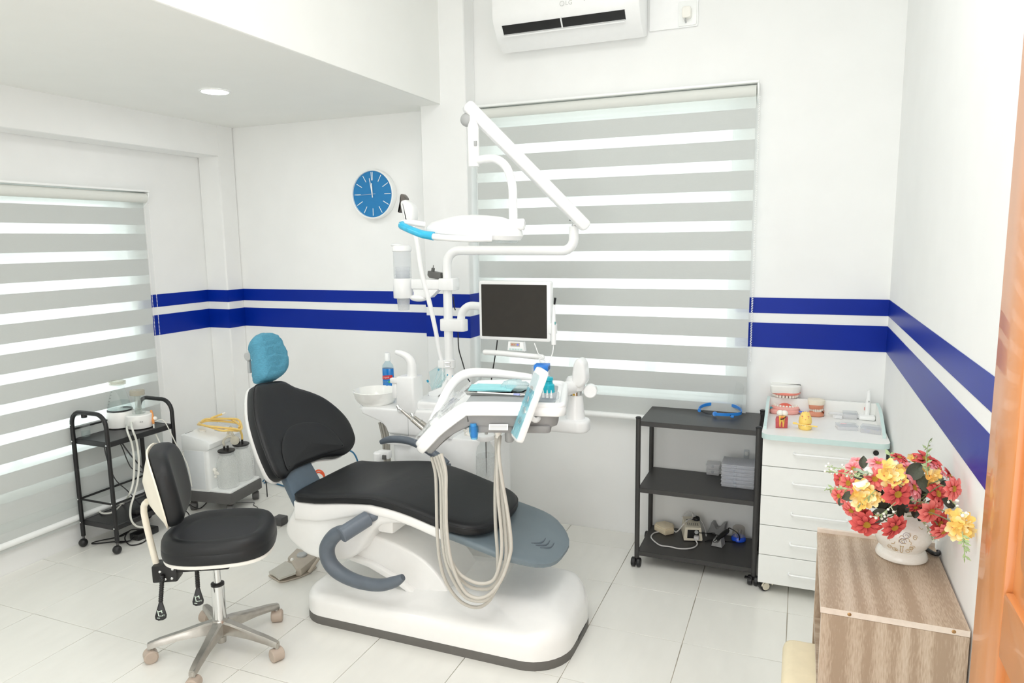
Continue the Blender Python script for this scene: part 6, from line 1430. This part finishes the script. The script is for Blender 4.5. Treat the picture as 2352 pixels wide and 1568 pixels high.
# petals
def grad(name, base, tip, mid=.35, rough=.6):
    m = bpy.data.materials.new(name); m.use_nodes = True; nt = m.node_tree; N = nt.nodes.new; L_ = nt.links.new; b = nt.nodes['Principled BSDF']
    tc_ = N('ShaderNodeTexCoord'); sp_ = N('ShaderNodeSeparateXYZ'); L_(tc_.outputs['Object'], sp_.inputs[0])
    nz = N('ShaderNodeTexNoise'); nz.inputs['Scale'].default_value = 6; mp = N('ShaderNodeMapping'); mp.inputs['Scale'].default_value = (1, 9, 1); L_(tc_.outputs['Object'], mp.inputs[0]); L_(mp.outputs[0], nz.inputs['Vector'])
    ad = N('ShaderNodeMath'); ad.operation = 'MULTIPLY_ADD'; ad.inputs[1].default_value = .35; L_(nz.outputs[0], ad.inputs[0]); L_(sp_.outputs['X'], ad.inputs[2])
    rp = N('ShaderNodeValToRGB'); rp.color_ramp.elements[0].position = .25; rp.color_ramp.elements[1].position = 1.05; rp.color_ramp.elements[0].color = lin(base); rp.color_ramp.elements[1].color = lin(tip)
    L_(ad.outputs[0], rp.inputs[0]); L_(rp.outputs[0], b.inputs['Base Color']); b.inputs['Roughness'].default_value = rough; b.inputs['Specular IOR Level'].default_value = .2
    return m
PR_ = grad('petal_red', (158, 30, 44), (232, 104, 100)); PC_ = grad('petal_coral', (206, 62, 60), (246, 138, 132)); PP_ = grad('petal_pink', (226, 78, 88), (250, 172, 176)); PY_L = grad('petal_yellow', (250, 210, 118), (255, 240, 188)); 
CEN = mat('flower_centre', (196, 150, 44), .7, var=.3, scale=200, bump=.6); STM = mat('stem_green', (122, 134, 92), .6); LEAFM = mat('leaf_grey_green', (92, 100, 86), .55, var=.12, scale=12); LEAFD = mat('leaf_dark', (52, 58, 48), .5, var=.15, scale=12); SPR = mat('sprig_green', (164, 184, 132), .6, var=.12); BUDW = mat('bud_white', (246, 246, 236), .5)
def petal_mesh(m, wide=.20, cup=.12, drop=.0):
    vs, fs = [], []; nu, nv = 6, 2
    for i in range(nu+1):
        t_ = i/nu; w = wide*(.38+.62*sm(t_/.65))*math.sqrt(max(.06, 1-max(0, (t_-.72)/.285)**2))
        for j in range(-nv, nv+1):
            s_ = j/nv; vs.append(Vector((.12+.88*t_-.05*s_*s_*t_, w*s_, cup*t_-.22*cup*t_*t_*3+.05*s_*s_-drop*t_*t_)))
    n_ = 2*nv+1
    for i in range(nu):
        for j in range(n_-1): a = i*n_+j; fs.append([a, a+1, a+n_+1, a+n_])
    mb = MB().add(vs, fs); o2 = [v+Vector((0, 0, -.012)) for v in vs]; mb.add(o2, [f[::-1] for f in fs])
    return mesh('petal', mb, m)
PROTO = {}
for nm, m, cup, drop in (('red', PR_, .26, .18), ('coral', PC_, .30, .18), ('pink', PP_, .42, .2)):
    for var in range(2):
        PROTO[nm, var] = (petal_mesh(m, .235, cup, drop), petal_mesh(m, .22, cup+.18, drop*.6))
cenm = mesh('centre', MB().lathe([(.0, .0), (.22, .0), (.25, .05), (.22, .12), (.14, .10), (.05, .07), (0, .08)], 14), CEN)
calm = mesh('calyx', MB().lathe([(.03, -.30), (.06, -.22), (.20, -.06), (.22, .0)], 10), STM)
VMOUTH = VC+Vector((0, 0, .135)); BC = VC+Vector((-.0, .0, .235))
D0 = (BC-EYE).dot(FW)
def place(cx_, cy_, bias=0.0):
    x, y = cf((cx_, cy_)); k = max(0, 1-((x-2072)/172)**2-((y-1128)/118)**2)
    d = D0+.02-.15*math.sqrt(k)+bias; P = pd(x, y, d)
    if P.x > .362: P = px(x, y, .362)
    return P
def orient(P, n_, sc, spin=0):
    z = Vector(n_).normalized(); x = z.orthogonal().normalized(); y = z.cross(x)
    M_ = Matrix((x, y, z)).transposed().to_4x4() @ Matrix.Rotation(spin, 4, 'Z') @ Matrix.Scale(sc, 4); M_.translation = P
    return M_
def stem(root, P, n_, r_=.0016):
    b = VMOUTH+Vector((rn.uniform(-.025, .025), rn.uniform(-.025, .025), -.02)); mid_ = (P+b)/2+Vector((0, 0, .02))
    p1 = P-Vector(n_)*.02
    me = mesh('stem', MB().tube([p1, p1-Vector(n_)*.015, mid_, b], r_, 5, sub=4), STM)
    o = bpy.data.objects.new('stem', me); COL.objects.link(o); o.parent = root; o.matrix_parent_inverse = root.matrix_world.inverted()
FL = [
 (985, 655, 150, 'red', (0, -.15), 'red daisy facing us at the middle of the bouquet, golden centre open', -.03),
 (1165, 590, 140, 'pink', (.45, .35), 'pink daisy just above and right of the central red one', -.005),
 (1612, 598, 128, 'coral', (.35, .0), 'coral daisy at the far right of the bouquet showing its yellow centre', -.01),
 (640, 995, 150, 'red', (-.2, -.35), 'red daisy hanging lowest at the left in front of the vase rim', -.03),
 (950, 1030, 140, 'red', (.15, -.35), 'red daisy hanging in front of the vase body', -.035),
 (770, 315, 118, 'pink', (-.1, .95), 'pale pink daisy seen from the side at the upper left, under the cabinet lock', .0),
 (1005, 250, 92, 'red', (.15, .9), 'small red daisy at the very top above the yellow cluster', .03),
 (1300, 275, 150, 'red', (.15, .85), 'broad red daisy at the top right seen edge-on', .03),
 (1100, 370, 95, 'pink', (0, .8), 'pink daisy half hidden behind the upper yellow cluster', .02),
 (1445, 385, 110, 'pink', (.5, .7), 'pinkish daisy at the upper right behind the dark leaves', .01),
 (735, 490, 120, 'coral', (-.45, .25), 'coral daisy left of the upper yellow cluster', -.01),
 (440, 535, 112, 'coral', (-.8, .1), 'coral daisy on the left flank turned sideways', .0),
 (365, 490, 105, 'red', (-.9, .15), 'deep red daisy at the far left edge', .015),
 (490, 375, 100, 'pink', (-.5, .6), 'pinkish red daisy at the upper left among pale leaves', .015),
 (530, 300, 75, 'pink', (-.3, .8), 'small pink daisy at the top left corner of the bouquet', .03),
 (335, 680, 100, 'coral', (-.9, -.1), 'coral daisy at the lower left edge', .0),
 (470, 840, 105, 'coral', (-.7, -.5), 'coral daisy at the lowest left edge drooping down', .0),
 (600, 875, 72, 'red', (-.3, -.3), 'small dark red bloom tucked above the lowest left daisy', .01),
 (1435, 655, 140, 'red', (.35, .2), 'red daisy right of centre below the dark leaves', -.03),
 (1360, 850, 145, 'coral', (.2, -.3), 'coral daisy drooping over the right of the vase mouth', -.05),
 (1460, 985, 125, 'red', (.3, -.2), 'dark red daisy beside the vase at lower right', -.045),
 (1500, 1075, 125, 'coral', (.2, -.5), 'coral daisy hanging lowest at the right beside the vase', -.04),
 (1575, 455, 95, 'red', (.7, .5), 'red daisy at the right edge above the far right one', .015),
 (1185, 805, 85, 'red', (.1, -.5), 'small dark red daisy shadowed just below the centre', .02)]
RTc = RT; UPc = UP; toC = -FW
for k, (fx, fy, fr_, kind, (tx_, ty2), lab_, bias) in enumerate(FL):
    P = place(fx, fy, bias)
    n_ = (RTc*tx_+UPc*ty2+toC*max(.38, 1-.6*math.hypot(tx_, ty2))).normalized()
    dist = (P-EYE).dot(FW); sc_ = fr_*.2041/FPX*dist*1.22
    r_ = thing('artificial_daisy', lab_, 'flower', P, group='artificial daisies in the vase')
    r_.rotation_euler = (0, 0, 0); r_.matrix_world = orient(P, n_, sc_, rn.uniform(0, 6))
    outer, inn = PROTO[kind, k % 2]
    for me, n_p, off, lift in ((outer, 11, 0, 0), (inn, 7, .3, .03)):
        for j in range(n_p):
            o = bpy.data.objects.new('petal', me); COL.objects.link(o); o.parent = r_; o.location = (0, 0, lift)
            o.rotation_euler = (rn.uniform(-.12, .12), rn.uniform(-.10, .12), off+2*PI*j/n_p+rn.uniform(-.08, .08))
            s_ = rn.uniform(.88, 1.04)*(1 if n_p > 8 else .72); o.scale = (s_, s_, s_)
    for me in (cenm, calm): o = bpy.data.objects.new(me.name.split('.')[0], me); COL.objects.link(o); o.parent = r_
    stem(r_, P, n_)
# yellow clusters
def floret_mesh():
    vs = MB()
    for j in range(5):
        a = 2*PI*j/5
        pts = []
        for i in range(5):
            t_ = i/4
            for s_ in (-1, -.4, .4, 1):
                w = .42*math.sin(PI*min(1, .1+.78*t_)); x_, y_, z_ = .08+.9*t_, w*s_, .28*t_*t_+.1*s_*s_*t_+.05*math.sin(3*s_+j)
                pts.append(Vector((x_*math.cos(a)-y_*math.sin(a), x_*math.sin(a)+y_*math.cos(a), z_)))
        fs = [[i*4+q_, i*4+q_+1, (i+1)*4+q_+1, (i+1)*4+q_] for i in range(4) for q_ in range(3)]
        vs.add(pts, fs)
    return mesh('floret', vs, PY_L)
FLO = floret_mesh()
YL = [(930, 440, 165, 9, 'large yellow blossom cluster at the upper centre of the bouquet', -.03), (620, 665, 165, 9, 'large yellow blossom cluster at the left of the bouquet', -.02), (1350, 440, 115, 4, 'small yellow blossom sprig among the dark leaves at the upper right', -.02), (1690, 1010, 170, 9, 'yellow blossom cluster hanging at the lower right against the wall', -.02), (1590, 880, 75, 3, 'pair of yellow blossoms above the hanging right cluster', .0), (1165, 270, 60, 3, 'small yellow blossom at the top behind the broad red daisy', .04), (790, 700, 65, 3, 'little orange-yellow blossom right of the left cluster', -.01)]
for k, (fx, fy, fr_, n_p, lab_, bias) in enumerate(YL):
    P = place(fx, fy, bias); n_ = (P-(BC+Vector((0, 0, -.06)))).normalized()*.6+toC*.7; n_.normalize(); dist = (P-EYE).dot(FW); S_ = fr_*.2041/FPX*dist*1.08
    r_ = thing('yellow_blossom', lab_, 'flower', P, group='yellow blossoms in the vase'); r_.rotation_euler = (0, 0, 0); r_.matrix_world = orient(P, n_, S_)
    for j in range(n_p):
        a = j*2.4; rad = 0 if n_p == 1 else .68*math.sqrt((j+.3)/n_p)
        o = bpy.data.objects.new('floret', FLO); COL.objects.link(o); o.parent = r_; s_ = rn.uniform(.40, .52) if n_p > 4 else rn.uniform(.55, .7)
        o.location = (rad*math.cos(a), rad*math.sin(a), .28*(1-rad)+rn.uniform(-.05, .08)); o.rotation_euler = (rn.uniform(-.4, .4)+.7*rad*-math.sin(a)*-1, .7*rad*math.cos(a), rn.uniform(0, 6)); o.scale = (s_, s_, s_)
    stem(r_, P, n_)
# leaves
def leaf_mesh(m):
    vs, fs = [], []
    for i in range(7):
        t_ = i/6; w = .34*math.sin(PI*min(1, t_*.94+.03))**.8
        for s_ in (-1, -.5, 0, .5, 1): vs.append(Vector((t_, w*s_, .10*abs(s_)-.12*t_*t_+.02*math.sin(6*t_+3*s_))))
    for i in range(6):
        for j in range(4): a = i*5+j; fs.append([a, a+1, a+6, a+5])
    return mesh('leaf', MB().add(vs, fs), m)
LM = [leaf_mesh(LEAFM), leaf_mesh(LEAFD)]
fol = thing('leaf_spray', 'grey-green and dark fabric leaves between the flowers in the vase', 'leaves', VMOUTH)
LF = [(600, 300, 95, 90, 0), (1180, 400, 180, 35, 0), (1330, 550, 200, 340, 0), (1420, 520, 140, 30, 0), (440, 680, 110, 200, 0), (770, 900, 150, 210, 0), (1010, 860, 120, 270, 1), (930, 800, 100, 230, 1), (690, 960, 120, 250, 0), (1120, 720, 90, 320, 0), (1560, 760, 120, 330, 1), (1500, 560, 90, 60, 1), (1250, 890, 100, 250, 1), (350, 740, 70, 250, 0), (560, 450, 100, 190, 0), (880, 830, 110, 200, 1), (1050, 790, 120, 300, 1), (1180, 860, 100, 280, 1), (1400, 780, 120, 340, 1), (820, 760, 110, 220, 1), (1240, 760, 110, 290, 1), (660, 560, 100, 170, 1), (1270, 640, 120, 20, 1), (760, 620, 110, 140, 1)]
for fx, fy, ln_, ang, di in LF:
    P = place(fx, fy, .025 if di else -.005); dist = (P-EYE).dot(FW); s_ = ln_*.2041/FPX*dist*1.5
    u_ = RTc*math.cos(math.radians(ang))+UPc*math.sin(math.radians(ang))+toC*rn.uniform(-.1, .3); u_.normalize()
    n_ = (toC+UPc*.3+RTc*rn.uniform(-.4, .4)); n_ = (n_-u_*n_.dot(u_)).normalized(); y_ = n_.cross(u_)
    M_ = Matrix((u_, y_, n_)).transposed().to_4x4() @ Matrix.Scale(s_, 4); M_.translation = P-u_*s_*.5
    o = bpy.data.objects.new('leaf', LM[di]); COL.objects.link(o); o.parent = fol; o.matrix_world = M_; o.matrix_parent_inverse = Matrix.Translation(-VMOUTH)
    o.matrix_basis = M_
st2 = MB()
for k in range(14):
    a = k*2.4; st2.tube([VMOUTH+Vector((0, 0, -.03)), VMOUTH+Vector((.05*math.cos(a), .05*math.sin(a), .05)), BC+Vector((.07*math.cos(a), .07*math.sin(a), .0))], .0018, 5, sub=3)
o = obj('stems', st2, STM, fol); o['kind'] = 'stuff'
# airy sprigs
SG = [((905, 430), (915, 300), (895, 190), 18, 1, 'upright green sprig rising from the upper yellow cluster'), ((1320, 380), (1310, 220), (1345, 60), 18, 1, 'tallest green sprig at the top right of the bouquet'), ((560, 430), (380, 380), (185, 345), 14, 2, 'thin sprig with white buds pointing left below the cabinet lock'), ((520, 460), (350, 420), (175, 402), 10, 2, 'second thin sprig with a white bud pointing left just under the first'), ((420, 600), (280, 590), (165, 615), 16, 1, 'pale green sprig at the left edge of the bouquet'), ((930, 780), (840, 860), (745, 925), 14, 2, 'sprig with white buds drooping over the vase from the centre'), ((1560, 700), (1660, 800), (1720, 900), 16, 2, 'sprig with white buds drooping at the right over the yellow cluster'), ((1720, 1130), (1735, 1250), (1745, 1370), 18, 1, 'green sprig hanging lowest at the right against the wall'), ((1260, 960), (1340, 1060), (1385, 1180), 14, 2, 'green sprig with white buds hanging beside the vase'), ((700, 650), (600, 740), (520, 830), 12, 1, 'green sprig across the left yellow cluster'), ((1170, 730), (1270, 750), (1400, 760), 10, 3, 'round-leaved sage sprig right of the central red daisy'), ((960, 470), (970, 510), (985, 540), 8, 1, 'small green star sprig on the upper yellow cluster'), ((660, 420), (570, 400), (500, 400), 8, 3, 'sage sprig at the upper left beside the coral daisy')]
for a_, b_, c_, n_p, typ, lab_ in SG:
    P = [place(*p, -.035) for p in (a_, b_, c_)]
    r_ = thing('green_sprig', lab_, 'sprig', P[0], group='green sprigs in the vase')
    sp = spline([P[0]-(P[1]-P[0])*.4, P[0], P[1], P[2]], 8)
    obj('stalk', MB().tube(sp, .0011, 5), SPR, r_)
    lf_, bd = MB(), MB()
    for i in range(n_p):
        t_ = .3+.7*i/n_p; p = sp[min(len(sp)-2, int(t_*(len(sp)-1)))]; d = (sp[-1]-sp[-4]).normalized(); sd = (RTc*rn.uniform(-1, 1)+UPc*rn.uniform(-1, 1)+toC*rn.uniform(-.4, .8)).normalized()
        L0 = (.016 if typ == 1 else .012 if typ == 2 else .011); u_ = (d*.8+sd*.8).normalized(); w_ = u_.orthogonal().normalized()*L0*(.22 if typ < 3 else .45)
        lf_.add([p, p+u_*L0*.5+w_, p+u_*L0, p+u_*L0*.5-w_], [[0, 1, 2, 3]])
        if typ == 2 and i % 2: q = p+u_*L0*1.3; bd.tube([p, q], .0006, 4); bd.ball(q, .0034, 6, 5)
        elif typ == 1 and i % 3 == 0: bd2 = p+u_*L0*1.1
    if typ == 2: bd.ball(sp[-1], .0042, 8, 6)
    o = obj('leaflets', lf_, SPR if typ < 3 else mat('sage_green', (166, 182, 158), .6), r_); o['kind'] = 'stuff'
    if typ == 2: o = obj('buds', bd, BUDW, r_); o['kind'] = 'stuff'
# white lily buds at the left
for (pts, lab_) in ((((650, 500), (600, 545), (520, 590)), 'white trumpet bud pointing down-left among the coral daisies'), (((700, 440), (655, 400), (625, 385)), 'white curled ribbon-like bud above the white trumpet')):
    P = [place(*p, -.02) for p in pts]; r_ = thing('white_bud', lab_, 'flower', P[1])
    obj('trumpet', MB().tube(P, [.004, .010, .016] if 'trumpet bud' in lab_ else [.005, .012, .008], 10, sub=4), BUDW, r_)
